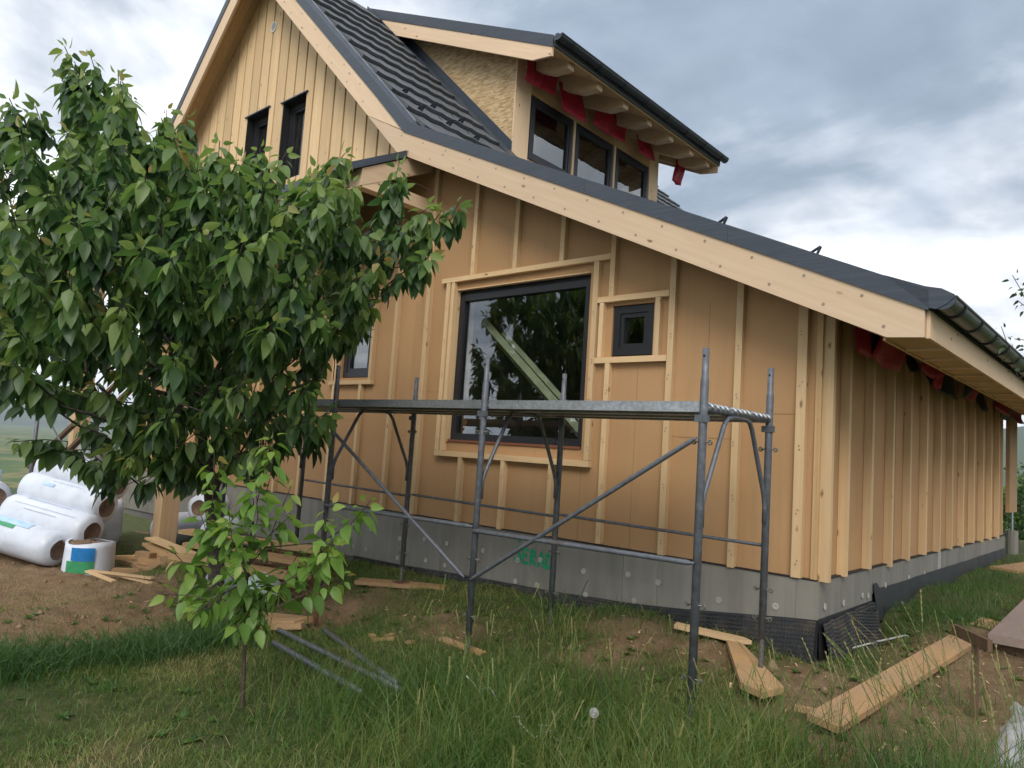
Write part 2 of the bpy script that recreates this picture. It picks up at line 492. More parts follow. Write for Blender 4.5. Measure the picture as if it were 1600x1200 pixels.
CP = np.array([(2.1,-6,-.82),(0,-5,-.9),(-2.3,-4.8,-1.0),(-.6,-2.9,-.92),(-.09,-1.8,-.88),(-2.0,-1.8,-.74),(-4.05,-1.8,-.97),(-.08,-.78,-.66),(-.3,-.55,-.63),(-2.0,-.78,-.68),
    (-4.0,-.78,-.64),(-6.1,-.78,-.62),(-1.5,-.15,-.50),(-3,-.15,-.60),(-4.5,-.15,-.68),(-6,-.2,-.72),(.15,-.1,-.60),(-.6,-.12,-.52),(.15,1.0,-.64),(.15,1.9,-.42),(.15,3.2,-.36),(.15,6,-.36),(.2,9,-.36),
    (1.0,0,-.72),(1.0,3,-.52),(1.6,-1.2,-.80),(2.2,1.5,-.62),(2,5,-.42),(1.5,9,-.36),(3,12,-.35),(-5.2,-2.3,-1.02),(-9.3,-1.1,-1.17),(-9,-2.3,-1.13),(-7.4,-3.4,-1.10),(-12,-3,-1.2),
    (-2.4,-3.4,-.93),(-4.4,-3.4,-1.02),(.6,-1.2,-.74),(.1,-1.15,-.72),(3,-3,-.8),(-9,-6,-1.2),(-4,-8,-1.1),(4,-9,-.8),(-16,0,-1.6),(-16,-8,-1.8),(8,0,-.6),(8,10,-.35),(-4,14,-.4),(-14,14,-1.2)])
def far_z(x, y):
    # the plot stands on a hillside: land falls away to the left and behind, then a wide valley
    d = np.hypot(x+3, y)
    t = np.clip((d-16)/500, 0, None)
    fall = np.where(x < 0, 1.0, .45)
    z = -1.0 - np.minimum(t*60, 46)*fall
    return z + (fbm(x/300, y/300, 3, 5)-.5)*np.clip(d/100-.3, 0, 12)
def base_z(x, y):
    x = np.asarray(x, float); y = np.asarray(y, float)
    num = 0; den = 0
    for px, py, pz in CP:
        w = 1/((x-px)**2+(y-py)**2+.12)**1.6
        num = num+w*pz; den = den+w
    near = num/den
    d = np.hypot(x+3, y)
    t = np.clip((d-14)/10, 0, 1); t = t*t*(3-2*t)
    return near*(1-t)+far_z(x, y)*t
def soil_mask(x, y):
    """1 where bare earth shows"""
    def g(cx, cy, sx, sy): return np.exp(-((x-cx)/sx)**2-((y-cy)/sy)**2)
    s = 1.2*g(.65,-.9,.7,.8)+1.0*g(.9,.9,.5,1.0)+1.5*g(-6.6,-3.0,1.7,.75)+1.2*g(-5.3,-3.7,.8,.5)+1.2*g(-9.5,-2.6,2.0,.7)+.45*g(-2.9,-1.5,1.0,.4)+.3*g(-1.0,-1.2,.8,.5)+.6*g(1.3,4,.6,3)+.8*g(-4.2,-1.9,.5,.4)+.35*g(-1.5,-.6,3,.5)+.8*g(1.0,8.5,.8,2.5)+.9*g(-6.5,-1.2,2.5,.5)
    s = s + (fbm(x*1.7, y*1.7, 4, 3)-.5)*1.1
    s = np.where((x < -.15) & (y > -.1) & (y < 8.6) & (x > -14), 1.0, s)
    return np.clip((s-.25)/.5, 0, 1)
def gz(x, y):
    x = np.asarray(x, float); y = np.asarray(y, float)
    z = base_z(x, y)
    s = soil_mask(x, y)
    near = np.clip(1-(np.hypot(x+3, y+1)-12)/6, 0, 1)
    z = z + near*((fbm(x*2.2, y*2.2, 3, 11)-.5)*.09 + (fbm(x*9, y*9, 3, 23)-.5)*(.02+.065*s))
    return z
def axis_coords(lo, hi, step, far_lo, far_hi):
    a = list(np.arange(lo, hi+1e-6, step)); s = step; v = hi
    while v < far_hi: s *= 1.22; v += s; a.append(v)
    s = step; v = lo; b = []
    while v > far_lo: s *= 1.22; v -= s; b.append(v)
    return np.array(b[::-1]+a)
def make_ground():
    xs = axis_coords(-11.5, 3.2, .045, -9000, 7000); ys = axis_coords(-5.6, 3.0, .045, -500, 9000)
    X, Y = np.meshgrid(xs, ys, indexing='ij')
    Z = gz(X, Y)
    # keep the floor of the house free of earth
    nx, ny = X.shape
    V = np.stack([X.ravel(), Y.ravel(), Z.ravel()], 1)
    idx = np.arange(nx*ny).reshape(nx, ny)
    a, b, c, d = idx[:-1,:-1].ravel(), idx[1:,:-1].ravel(), idx[1:,1:].ravel(), idx[:-1,1:].ravel()
    T = np.concatenate([np.stack([a,b,c],1), np.stack([a,c,d],1)])
    m = Mat('earth_and_turf', .95, spec=.15)
    at = m.n('ShaderNodeAttribute', attribute_name='soil').outputs['Fac']
    v = m.coord((1,1,1), rnd=False)
    n1 = m.noise(v, 9, 8, .7); n2 = m.noise(v, 55, 6, .7); n3 = m.noise(v, .9, 3, .5); n4 = m.noise(v, 170, 3, .6)
    soil = m.ramp(n1, [(.3, (.13,.078,.042)), (.5, (.215,.135,.075)), (.72, (.30,.205,.125))])
    soil = m.mix(m.rng(n2, .35, .7, 0, .6), soil, (.31,.22,.14))
    soil = m.mix(m.rng(n3, .45, .7, 0, .5), soil, (.26,.155,.082))
    soil = m.mix(m.rng(n4, .58, .70, 0, .8), soil, (.46,.36,.235)); soil = m.mix(m.rng(n4, .40, .28, 0, .55), soil, (.10,.064,.036))
    turf = m.ramp(n1, [(.3, (.045,.062,.020)), (.55, (.092,.105,.038)), (.75, (.16,.14,.068))])
    far = m.noise(v, .012, 3, .5)
    fields = m.ramp(far, [(.35, (.05,.095,.03)), (.5, (.085,.13,.035)), (.58, (.20,.18,.07)), (.66, (.05,.08,.03))])
    tc = m.n('ShaderNodeTexCoord'); ln = m.n('ShaderNodeVectorMath', operation='LENGTH'); m.L(tc.outputs['Object'], ln.inputs[0])
    turf = m.mix(m.rng(ln.outputs['Value'], 18, 60, 0, 1), turf, fields)
    ad = m.n('ShaderNodeMath', operation='MULTIPLY_ADD', inp={1: .4}); m.L(n4, ad.inputs[0]); m.L(n2, ad.inputs[2])
    m.bump(ad.outputs[0], .9, .028)
    m.col(m.mix(at, turf, soil))
    me = npmesh('ground', V, T, m.m, {'soil': soil_mask(V[:,0], V[:,1])*np.clip(1-(np.hypot(V[:,0]+3, V[:,1])-14)/8, 0, 1)}, smooth=True)
    o = bpy.data.objects.new('ground', me); COL.objects.link(o); o['kind'] = 'structure'
make_ground()
def make_hills():
    m = Mat('wooded_hills', .95, spec=.1)
    n = m.noise(m.coord((1,1,1), rnd=False), .004, 5, .6)
    m.col(m.ramp(n, [(.35, (.035,.06,.03)), (.55, (.06,.09,.04)), (.7, (.12,.13,.06))]))
    def ridge(name, a0, a1, dist, h, seed, wid):
        mb = MB(); mb.smooth = True
        def fn(u, v):
            a = R(a0+(a1-a0)*u); d = dist*(1+(v-.5)*wid)
            prof = math.sin(math.pi*v)**.8
            hh = h*(.35+1.0*float(fbm(np.array(u*9.0), np.array(v*2.0), 4, seed)))*prof
            return (math.sin(a)*d, math.cos(a)*d, -60+hh)
        mb.grid(fn, 90, 12)
        o = mb.build(name, m.m); o['kind'] = 'structure'
    ridge('hills', -125, -30, 7000, 140, 3, .5)
    ridge('hills', -30, 45, 3600, 330, 8, .5)
make_hills()

# ------------------------------------------------------------------ the house
house = thing('timber_house', (-6.0, 4.0, -.6), 'timber frame house under construction with tan sheathing, gable and dormer', 'house')
KZ = {'m_lo': .4635, 'm_hi': .962}
def z_lo(x): return 2.103-.4635*x          # underside line of the low bargeboard
def z_hi(x): return -.425-.962*x           # underside line of the steep one
XK, ZK = -5.07, 4.453                      # where they meet
XR = -9.45                                 # ridge
ZR = z_hi(XR)                              # underside of bargeboards at the ridge
def z_left(x): return ZR-.962*(XR-x)
TOP = .41                                  # roof top over bargeboard underside, measured vertically on the low slope
TOPH = .52
XKT = -(2.513-.095)/(.962-.4635)           # kink of the roof top
ZKT = 2.513-.4635*XKT
ROOF_Y0, ROOF_Y1 = -.5, 12.0
def roof_under(x):                         # underside of the rafters/roof deck, where walls stop
    if x > XK-1e-6: return z_lo(x)+.195
    if x > XR: return z_hi(x)+.395
    return z_left(x)+.395

# --- front wall with window openings
def wall_with_holes(outline_fn, x0, x1, z0, holes, y0, y1, step=.5):
    """vertical wall in the XZ plane made of butt-jointed columns around rectangular holes"""
    xs = sorted(set([x0, x1, XK, XR] + [h[0] for h in holes] + [h[1] for h in holes]))
    xs = [x for x in xs if x0 <= x <= x1]
    mb = MB()
    for a, b in zip(xs[:-1], xs[1:]):
        spans = [(h[2], h[3]) for h in holes if h[0] <= a+1e-6 and h[1] >= b-1e-6]
        z = z0; segs = []
        for s in sorted(spans): segs.append((z, s[0])); z = s[1]
        for p, q in segs: mb.box(a, b, y0, y1, p, q)
        mb.prism([(a,y0,z),(b,y0,z),(b,y0,outline_fn(b)),(a,y0,outline_fn(a))], (0,y1-y0,0))
    return mb
BIG = (-4.31,-2.34,.905,2.735); SMALL = (-2.045,-1.572,1.84,2.352); LEFTW = (-6.58,-5.92,1.70,2.78)
front = wall_with_holes(roof_under, -5.07, 0.0, 0.0, [BIG, SMALL], 0, .30).build('front_wall', MAT['fibre_sheathing'], house)
lw = wall_with_holes(lambda x: 4.42, -13.6, -5.07, 0.0, [LEFTW], 0, .30).build('porch_wall', MAT['fibre_sheathing'], house)

BT = .06        # batten thickness
def batten_v(parent, x, z0, z1, w=.056, y=0.0, mat='batten_z', slope=None):
    mb = MB(); a, b = x-w/2, x+w/2
    za, zb = (z1, z1) if slope is None else (slope(a)-.004, slope(b)-.004)
    mb.prism([(a,y-BT,z0),(b,y-BT,z0),(b,y-BT,zb),(a,y-BT,za)], (0,BT-.002,0))
    return mb.build('batten', MAT[mat], parent)
def batten_h(parent, x0, x1, z, w=.056, name='batten'):
    return MB().box(x0, x1, -BT-.003, -.002, z-w/2, z+w/2).build(name, MAT['batten_x'], parent)
ul = lambda x: roof_under(x)
JIT = lambda: random.uniform(-.012, .012)
for x in (-.13,-.68): batten_v(front, x, JIT(), 0, .078 if x > -.2 else .06, slope=ul)
batten_v(front, -1.35, .0, 0, .062, slope=ul)
batten_v(front, -2.04, .01, 1.77); batten_v(front, -2.04, 2.445, 0, slope=ul)
for x in (-2.68,-3.35,-4.02):
    batten_v(front, x, JIT(), .735); batten_v(front, x-.02, 2.885, 0, slope=ul)
batten_v(front, -4.79, .0, 0, .07, slope=ul)
for x in (-5.39,-6.65,-7.34,-8.0,-8.7,-9.4,-10.1): batten_v(lw, x, JIT(), 3.78)
batten_v(lw, -6.04, .0, 1.60); batten_v(lw, -6.04, 2.90, 3.78)
# frames of battens round the openings
batten_h(front, -4.55, -2.07, 2.855); batten_h(front, -4.46, -2.20, .765, .062)
for x in (-4.43,): batten_v(front, x, .80, 2.824, .062)
batten_v(front, -4.345, .80, 2.824, .05)
batten_v(front, -2.235, .80, 2.824, .062)
batten_h(front, -2.20, -1.385, 2.415); batten_h(front, -2.20, -1.385, 1.80)
batten_v(front, -2.145, 1.83, 2.385, .05); batten_v(front, -1.50, 1.83, 2.385, .056)
batten_h(lw, -6.78, -5.80, 1.63); batten_h(lw, -6.78, -5.80, 2.86)
batten_v(lw, -5.85, 1.66, 2.83); batten_v(lw, -6.68, 1.66, 2.83)
# vertical joints of the sheathing boards read as thin recessed lines: narrow cover strips
for p, x, z0, z1 in ((front,-2.33,.0,.73),(front,-1.72,.0,1.76),(front,-.99,.0,2.30)):
    MB().box(x-.001, x+.001, -.002, -.0005, z0, z1).build('board_joint', MAT['joint_line'], p)
for p, x0, x1, z in ((front,-1.32,-.72,1.075),(front,-.64,-.17,1.30),(front,-4.76,-4.46,1.5),(lw,-6.62,-6.07,1.12)):
    MB().box(x0, x1, -.003, -.0005, z-.001, z+.001).build('board_joint', MAT['joint_line'], p)

# nail heads in the battens and the faint print of the board maker, running up the sheets
nails = MB()
def nail(x, z):
    nails.add([(x+.007*math.cos(a), -BT-.0045, z+.007*math.sin(a)) for a in [math.pi*k/3 for k in range(6)]], [tuple(range(6))])
for x, z0, z1 in ((-.13,.1,2.1),(-.68,.1,2.4),(-1.35,.1,2.7),(-2.04,.1,1.7),(-2.04,2.5,3.0),(-2.68,.1,.7),(-3.35,.1,.7),(-4.02,.1,.7),(-2.7,3.0,3.3),(-3.37,3.0,3.6),(-4.04,3.0,3.9),(-4.79,.1,4.1),(-4.43,.9,2.7),(-2.235,.9,2.7)):
    z = z0
    while z < z1: nail(x+random.uniform(-.014,.014), z); nail(x+random.uniform(-.014,.014), z+.03); z += random.uniform(.38,.52)
nails.build('nail_heads', MAT['screw_metal'], front, kind='stuff')
def print_column(a, z0, z1, side_wall_=False):
    mb = MB(); z = z0
    while z < z1:
        for k in range(random.choice((2,3,3))):
            da, dz = random.uniform(-.018,.018), random.uniform(0,.03); w, h = random.choice(((.030,.005),(.005,.022),(.02,.005)))
            if side_wall_: mb.add([(.0012,a+da,z+dz),(.0012,a+da+w,z+dz),(.0012,a+da+w,z+dz+h),(.0012,a+da,z+dz+h)], [(0,1,2,3)])
            else: mb.add([(a+da,-.0012,z+dz),(a+da+w,-.0012,z+dz),(a+da+w,-.0012,z+dz+h),(a+da,-.0012,z+dz+h)], [(0,1,2,3)])
        z += .044
    return mb
print_column(-4.17, 2.98, 3.62).build('board_print', MAT['faint_print'], front, kind='stuff')
print_column(-3.53, 2.96, 3.36).build('board_print', MAT['faint_print'], front, kind='stuff')
print_column(-4.95, 2.2, 3.1).build('board_print', MAT['faint_print'], front, kind='stuff')
# --- windows
def window(name, rect, y, fr, parent=house, axis=0, inner=None, sill=False, glass_back=.045):
    """rect in the wall plane; axis 0: wall in XZ facing -Y, axis 1: wall in YZ facing +X (y is then X)"""
    a0, a1, z0, z1 = rect
    w = part_empty(name, parent, ((a0+a1)/2, y, z0) if axis == 0 else (y, (a0+a1)/2, z0))
    def bx(mb, p0, p1, q0, q1, d0, d1):
        if axis == 0: mb.box(p0, p1, y+d0, y+d1, q0, q1)
        else: mb.box(y-d1, y-d0, p0, p1, q0, q1)
    mb = MB()
    bx(mb, a0, a0+fr, z0, z1, 0, .09); bx(mb, a1-fr, a1, z0, z1, 0, .09); bx(mb, a0+fr, a1-fr, z0, z0+fr, 0, .09); bx(mb, a0+fr, a1-fr, z1-fr, z1, 0, .09)
    mb.build('frame', MAT['window_frame'], w)
    g = fr
    if inner:
        mb = MB(); f2 = fr+inner
        bx(mb, a0+fr, a0+f2, z0+fr, z1-fr, .012, .08); bx(mb, a1-f2, a1-fr, z0+fr, z1-fr, .012, .08)
        bx(mb, a0+f2, a1-f2, z0+fr, z0+f2, .012, .08); bx(mb, a0+f2, a1-f2, z1-f2, z1-fr, .012, .08)
        mb.build('sash', MAT['window_frame'], w); g = f2
    mb = MB(); bx(mb, a0+g, a1-g, z0+g, z1-g, glass_back, glass_back+.006); mb.build('pane', MAT['window_glass'], w)
    mb = MB(); s = .012
    bx(mb, a0+g, a0+g+s, z0+g, z1-g, glass_back-.008, glass_back-.001); bx(mb, a1-g-s, a1-g, z0+g, z1-g, glass_back-.008, glass_back-.001)
    mb.build('glazing_seal', MAT['window_seal'], w)
    if sill:
        mb = MB(); bx(mb, a0+.004, a1-.004, z0-.028, z0-.002, -.05, .05); mb.build('sill_strip', MAT['red_brown_sill'], w)
    return w
window('picture_window', (BIG[0]+.012, BIG[1]-.006, BIG[2]+.03, BIG[3]-.06), .035, .075, sill=True)
window('small_window', (SMALL[0]+.01, SMALL[1]-.004, SMALL[2]+.012, SMALL[3]-.01), .012, .07, inner=.045)
window('porch_window', (LEFTW[0]+.01, LEFTW[1]-.006, LEFTW[2]+.012, LEFTW[3]-.01), .03, .075, inner=.05)
# reveal linings of the big opening
rl = part_empty('window_reveal', house, (-3.3, .1, .9))
MB().box(BIG[0]+.0005, BIG[0]+.010, -.03, .033, BIG[2], BIG[3]-.001).build('lining', MAT['batten_z'], rl)
MB().box(BIG[0]+.0005, BIG[1]-.0005, -.03, .033, BIG[3]-.012, BIG[3]-.0005).build('lining', MAT['batten_x'], rl)
MB().box(BIG[0]+.02, BIG[1]-.01, .04, .12, BIG[3]-.058, BIG[3]-.014).build('seal_gap', MAT['window_seal'], rl)

# --- side wall
side = MB().box(-.30, 0.0, .302, 8.65, 0, 2.285).build('side_wall', MAT['fibre_sheathing'], house)
for y in [.53+.6675*i for i in range(12)]:
    d = random.uniform(.066, .076)
    MB().box(.002, d, y-.03+JIT()*.5, y+.03+JIT()*.5, random.uniform(-.03,.008), 2.14).build('batten', MAT['batten_z'], side)
MB().box(.002, .105, .001, .055, -.012, 2.10).build('corner_board', MAT['batten_z'], side)
MB().box(.002, .022, -.028, -.001, -.01, 2.2).build('corner_strip', MAT['larch_board_z'], side)
MB().box(-.028, .001, -.022, -.002, -.01, 2.2).build('corner_strip', MAT['larch_board_z'], side)
MB().box(-.30, .0, 8.652, 8.70, 0, 2.06).build('end_board', MAT['larch_board_z'], side)
print_column(.98, .35, 1.05, True).build('board_print', MAT['faint_print'], side, kind='stuff')
for y in (2.2, 4.7, 7.2): MB().box(.0005, .003, y-.0015, y+.0015, 0.0, 2.05).build('board_joint', MAT['joint_line'], side)
# far end: board hung on a terrace post
tp = part_empty('terrace_post', house, (.1, 9.25, -.4))
MB().box(.0, .06, 8.95, 9.75, .36, 2.1).build('board', MAT['orange_plank_z'], tp)
MB().tube([(.05,9.3,-.42),(.05,9.3,.05)], .09, 12).build('concrete_footing', MAT['grey_insulation'], tp)
MB().tube([(.05,9.3,.05),(.05,9.3,.36)], .018, 8).build('post_screw', MAT['galvanised_steel'], tp)
# remaining walls and the dark room behind the windows
wall_with_holes(lambda x: min(4.4, roof_under(x)-.004), -13.6, -.31, -.3, [(-4.4,-1.3,.15,2.25)], 8.40, 8.64).build('back_wall', MAT['interior_wall'], house)  # unseen rear opening, added to let daylight into the room
MB().box(-13.6, -13.3, .31, 8.39, -.3, 4.4).build('left_wall', MAT['fibre_sheathing'], house)
MB().box(-5.4, -5.25, .31, 8.39, 0.0, 3.9).build('partition_wall', MAT['interior_wall'], house)
MB().box(-13.28, -.32, .32, 8.38, -.12, -.01).build('floor_slab', MAT['interior_floor'], house)
MB().box(-13.28, -5.42, .32, 8.38, 4.25, 4.42).build('upper_floor', MAT['interior_floor'], house)

# --- plinth
plinth = part_empty('plinth', house, (-3, 0, -.4))
def pb(x): return float(np.interp(x, [-14,-5.85,-4.9,-4.0,-2.46,-2.19,-1.67,-1.11,-.1,.06], [-.80,-.67,-.645,-.60,-.55,-.53,-.505,-.455,-.335,-.322]))
xsj = [-13.6,-12.4,-11.2,-10.0,-8.75,-7.5,-6.26,-5.0,-4.25,-3.0,-1.75,-1.38,-.13,.04]
for a, b in zip(xsj[:-1], xsj[1:]):
    a2, b2 = a+.0015, b-.0015
    y = -.035+random.uniform(-.003, .003)
    if b > 0: y = -.038
    MB().prism([(a2,y,pb(a2)),(b2,y,pb(b2)),(b2,y,-.012),(a2,y,-.012)], (0,.05,0)).build('insulation_panel', MAT['grey_insulation'], plinth)
ysj = [.0145,1.40,2.65,3.9,5.15,6.4,7.6,8.66]
for i, (a, b) in enumerate(zip(ysj[:-1], ysj[1:])):
    x = .036+random.uniform(-.003, .003)
    z0 = -.325 if i == 0 else -.235-.006*i
    MB().prism([(x,a+.002,z0),(x,b-.002,z0-.004),(x,b-.002,-.012),(x,a+.002,-.012)], (-.05,0,0)).build('insulation_panel', MAT['grey_insulation'], plinth)
MB().box(.034, .0385, 3.95, 4.10, -.25, -.014).build('filler_strip', MAT['anchor_plastic'], plinth)
MB().box(-13.5, -.02, -.012, .28, -.9, -.006).build('foundation', MAT['interior_floor'], plinth)
MB().box(-.3, -.004, .30, 8.6, -.9, -.006).build('foundation', MAT['interior_floor'], plinth)
def disc(cx, cz, y, side=False):
    mb = MB(); n = 18; r = .029
    for k in range(n):
        pass
    ring = lambda rr, off: [(cx+rr*math.cos(2*math.pi*k/n), y-off, cz+rr*math.sin(2*math.pi*k/n)) if not side else (y+off, cx+rr*math.cos(2*math.pi*k/n), cz+rr*math.sin(2*math.pi*k/n)) for k in range(n)]
    vs = ring(r,0)+ring(r*.93,.004)+ring(r*.42,.004)+ring(r*.36,.0005)
    fs = []
    for q in range(3):
        for k in range(n):
            a, b = q*n+k, q*n+(k+1) % n
            f = (a, b, b+n, a+n); fs.append(f if not side else f[::-1])
    fs.append(tuple(range(3*n, 4*n)) if not side else tuple(range(3*n, 4*n))[::-1])
    mb.add(vs, fs)
    return mb.build('insulation_anchor', MAT['anchor_plastic'], plinth)
for x, z in ((-6.5,-.35),(-5.95,-.27),(-5.58,-.28),(-4.99,-.32),(-4.54,-.27),(-4.15,-.27),(-5.91,-.54),(-5.64,-.54),(-5.01,-.56),(-4.49,-.51),(-4.16,-.52),(-3.57,-.27),(-3.07,-.52),(-2.78,-.51),(-3.6,-.53),
    (-3.06,-.3),(-2.75,-.25),(-2.2,-.28),(-1.69,-.23),(-1.37,-.25),(-.78,-.3),(-.29,-.26),(-2.16,-.50),(-1.61,-.455)): disc(x, z, -.039)
for y, z in ((.13,-.22),(.58,-.24),(1.09,-.23),(1.26,-.25),(3.3,-.205),(1.8,-.2),(2.65,-.2)): disc(y, z, .040, True)
# green sprayed word on the plinth
def ribbon(mb, pts, w, y):
    P = [Vector((p[0], 0, p[1])) for p in pts]
    for p, q in zip(P[:-1], P[1:]):
        d = (q-p).normalized(); s = Vector((-d.z, 0, d.x))*(w/2); p2 = p-d*w*.3; q2 = q+d*w*.3
        yy = y-random.uniform(0, .0015)
        mb.add([(v.x, yy, v.z) for v in (p2-s, q2-s, q2+s, p2+s)], [(0,1,2,3)])
sp = MB(); gx, gz0 = -3.09, -.305; Wd = .034
LET = {'S': [[(.075,.135),(.03,.14),(.01,.11),(.03,.085),(.06,.065),(.065,.03),(.03,.0),(-.01,.02)]],
       'E': [[(.06,.14),(.0,.14),(.0,.0),(.065,.0)],[(.0,.075),(.05,.075)]], 'R': [[(.0,.0),(.0,.14),(.05,.13),(.055,.09),(.0,.07),(.065,.0)]],
       'A': [[(.0,.0),(.035,.14),(.075,.0)],[(.015,.05),(.06,.05)]], 'D': [[(.0,.0),(.0,.14),(.05,.12),(.07,.07),(.05,.015),(.0,.0)]]}
for k, ch in enumerate('SERAD'):
    for st in LET[ch]: ribbon(sp, [(gx+k*.105+a, gz0+b-k*.004) for a, b in st], Wd, -.0392)
ribbon(sp, [(gx+.03, gz0+.205),(gx+.05, gz0+.225)], .03, -.0392)
sp.build('spray_paint_lettering', MAT['green_spray_paint'], plinth, label='green spray painted word on the grey plinth')
# dimpled drainage membrane along the foot of the plinth
def membrane(name, fn, nu, nv, parent, dim=.028):
    """fn(u,v)->(point, normal); dimples as real studs"""
    mb = MB(); mb.smooth = False
    mb.grid(lambda u, v: fn(u, v)[0], 24, 8)
    for i in range(nu):
        for j in range(nv):
            u, v = (i+.5)/nu, (j+.5)/nv
            p, n = fn(u, v); p = Vector(p); n = Vector(n).normalized()
            if p.z < float(base_z(p.x, p.y))-.08: continue
            t = n.cross(Vector((0,0,1))).normalized(); b = n.cross(t)
            r = dim*.36
            q = [p+t*r+b*r*0, p+b*r, p-t*r, p-b*r]; q2 = [p+n*dim*.34+(x-p)*.55 for x in q]
            mb.add(q+q2, [(4,5,6,7),(0,1,5,4),(1,2,6,5),(2,3,7,6),(3,0,4,7)])
    return mb.build(name, MAT['dimpled_membrane'], parent, kind='stuff')
wob = lambda t, s: (float(vnoise(np.array(t*7.0), np.array(s*1.0), 31))-.5)
membrane('dimpled_membrane', lambda u, v: ((-4.6+4.64*u, -.045-.05*abs(wob(u*3, 1))-.06*v, pb(-4.6+4.64*u)+.015-.42*v), (0,-1,.1)), 165, 13, plinth)
membrane('dimpled_membrane', lambda u, v: ((.05+.06*abs(wob(u*2, 5))+.09*v, .02+1.30*u, -.335-.42*v+.03*u), (1,-.1,.1)), 46, 14, plinth)
membrane('dimpled_membrane', lambda u, v: ((.06+.10*math.sin(math.pi*u)+.10*v, .72+.62*u, -.315-.48*v-.05*u), (1,-.25,.15)), 26, 19, plinth)
MB().grid(lambda u, v: (.047+.02*wob(u*4, 2)+.05*v, 1.38+7.2*u, -.15-.10*u*0-.33*v-(.06 if u > .02 else 0)), 60, 4).build('bitumen_sheet', MAT['bitumen_black'], plinth)
MB().grid(lambda u, v: (.043+.02*v, -.02+1.45*u, -.30-.4*v), 10, 3).build('bitumen_sheet', MAT['bitumen_black'], plinth)
MB().grid(lambda u, v: (-5.9+5.95*u, -.042-.01*v, pb(-5.9+5.95*u)+.02-.4*v), 24, 3).build('bitumen_sheet', MAT['bitumen_black'], plinth)
# black flashing slip under the sheathing
MB().box(-13.5, .03, -.042, -.004, -.0115, -.0015).build('base_profile', MAT['black_membrane'], plinth)
MB().box(.004, .042, .002, 8.62, -.0115, -.0015).build('base_profile', MAT['black_membrane'], plinth)

# --- gable wall with vertical boards
GW = [(-9.97,-9.25,4.95,6.36),(-8.78,-8.10,4.95,6.30)]
gable = wall_with_holes(roof_under, -13.6, -5.075, 4.43, GW, 0, .28).build('gable_wall', MAT['orange_plank_z'], house)
xs = [-6.43+.2945*i for i in range(-4, 5)] + [-6.43-.2945*i for i in range(5, 27)]
xs = sorted(set(round(-6.43+.2945*i, 4) for i in range(-27, 6)))
for a, b in zip(xs[:-1], xs[1:]):
    a2, b2 = a+.021, b-.021
    if b2 > -5.09: b2 = -5.09
    if a2 < -13.58 or b2-a2 < .05: continue
    cuts = sorted(set([a2, b2] + [c for w in GW for c in w[:2] if a2 < c < b2]))
    for p, q in zip(cuts[:-1], cuts[1:]):
        if q-p < .02: continue
        mid = (p+q)/2; segs = []
        hole = [w for w in GW if w[0]-.001 <= mid <= w[1]+.001]
        segs = [(4.43, hole[0][2]), (hole[0][3], None)] if hole else [(4.43, None)]
        for z0, z1 in segs:
            za, zb_ = (roof_under(p)-.012, roof_under(q)-.012) if z1 is None else (z1, z1)
            if max(za, zb_) < z0+.03: continue
            pts = [(p,-.03,z0),(q,-.03,z0),(q,-.03,max(zb_,z0+.01)),(p,-.03,max(za,z0+.01))]
            if p < XR < q and z1 is None: pts.insert(3, (XR,-.03,roof_under(XR)-.012))
            MB().prism([(px_, py_-.012, pz_) for px_, py_, pz_ in pts], (0,.040,0)).build('cladding_board', MAT['gable_spruce_z'], gable)
for w in GW:
    window('gable_window', (w[0]+.005, w[1]-.005, w[2]+.005, w[3]-.02), .10, .07, inner=.045)
    for q in (MB().box(w[0]+.0005, w[0]+.004, -.046, .099, w[2], w[3]-.001), MB().box(w[1]-.004, w[1]-.0005, -.046, .099, w[2], w[3]-.001), MB().box(w[0]+.005, w[1]-.005, -.046, .099, w[3]-.005, w[3]-.001)):
        q.build('reveal_lining', MAT['black_membrane'], gable)
    MB().box(w[0]-.06, w[1]+.05, -.075, .02, w[3]+.002, w[3]+.022).build('drip_strip', MAT['anthracite_sheet'], gable)
mb = MB(); n = 20
ring = lambda r, y: [(-9.36+r*math.cos(2*math.pi*k/n), y, 7.84+r*math.sin(2*math.pi*k/n)) for k in range(n)]
mb.add(ring(.095,-.031)+ring(.095,-.055)+ring(.07,-.055)+ring(.066,-.04), [(q*n+k, q*n+(k+1) % n, (q+1)*n+(k+1) % n, (q+1)*n+k) for q in range(3) for k in range(n)])
vent = mb.build('round_vent', MAT['vent_plastic'], house)
mb = MB(); mb.add(ring(.066,-.040), [tuple(range(n))])
mb.build('vent_back', MAT['window_seal'], vent)
for k in range(-3, 4):
    h = .064*math.sqrt(max(.05, 1-(k/3.6)**2))
    MB().box(-9.36-h, -9.36+h, -.052, -.042, 7.84+k*.018-.004, 7.84+k*.018+.004).build('louvre', MAT['vent_plastic'], vent)

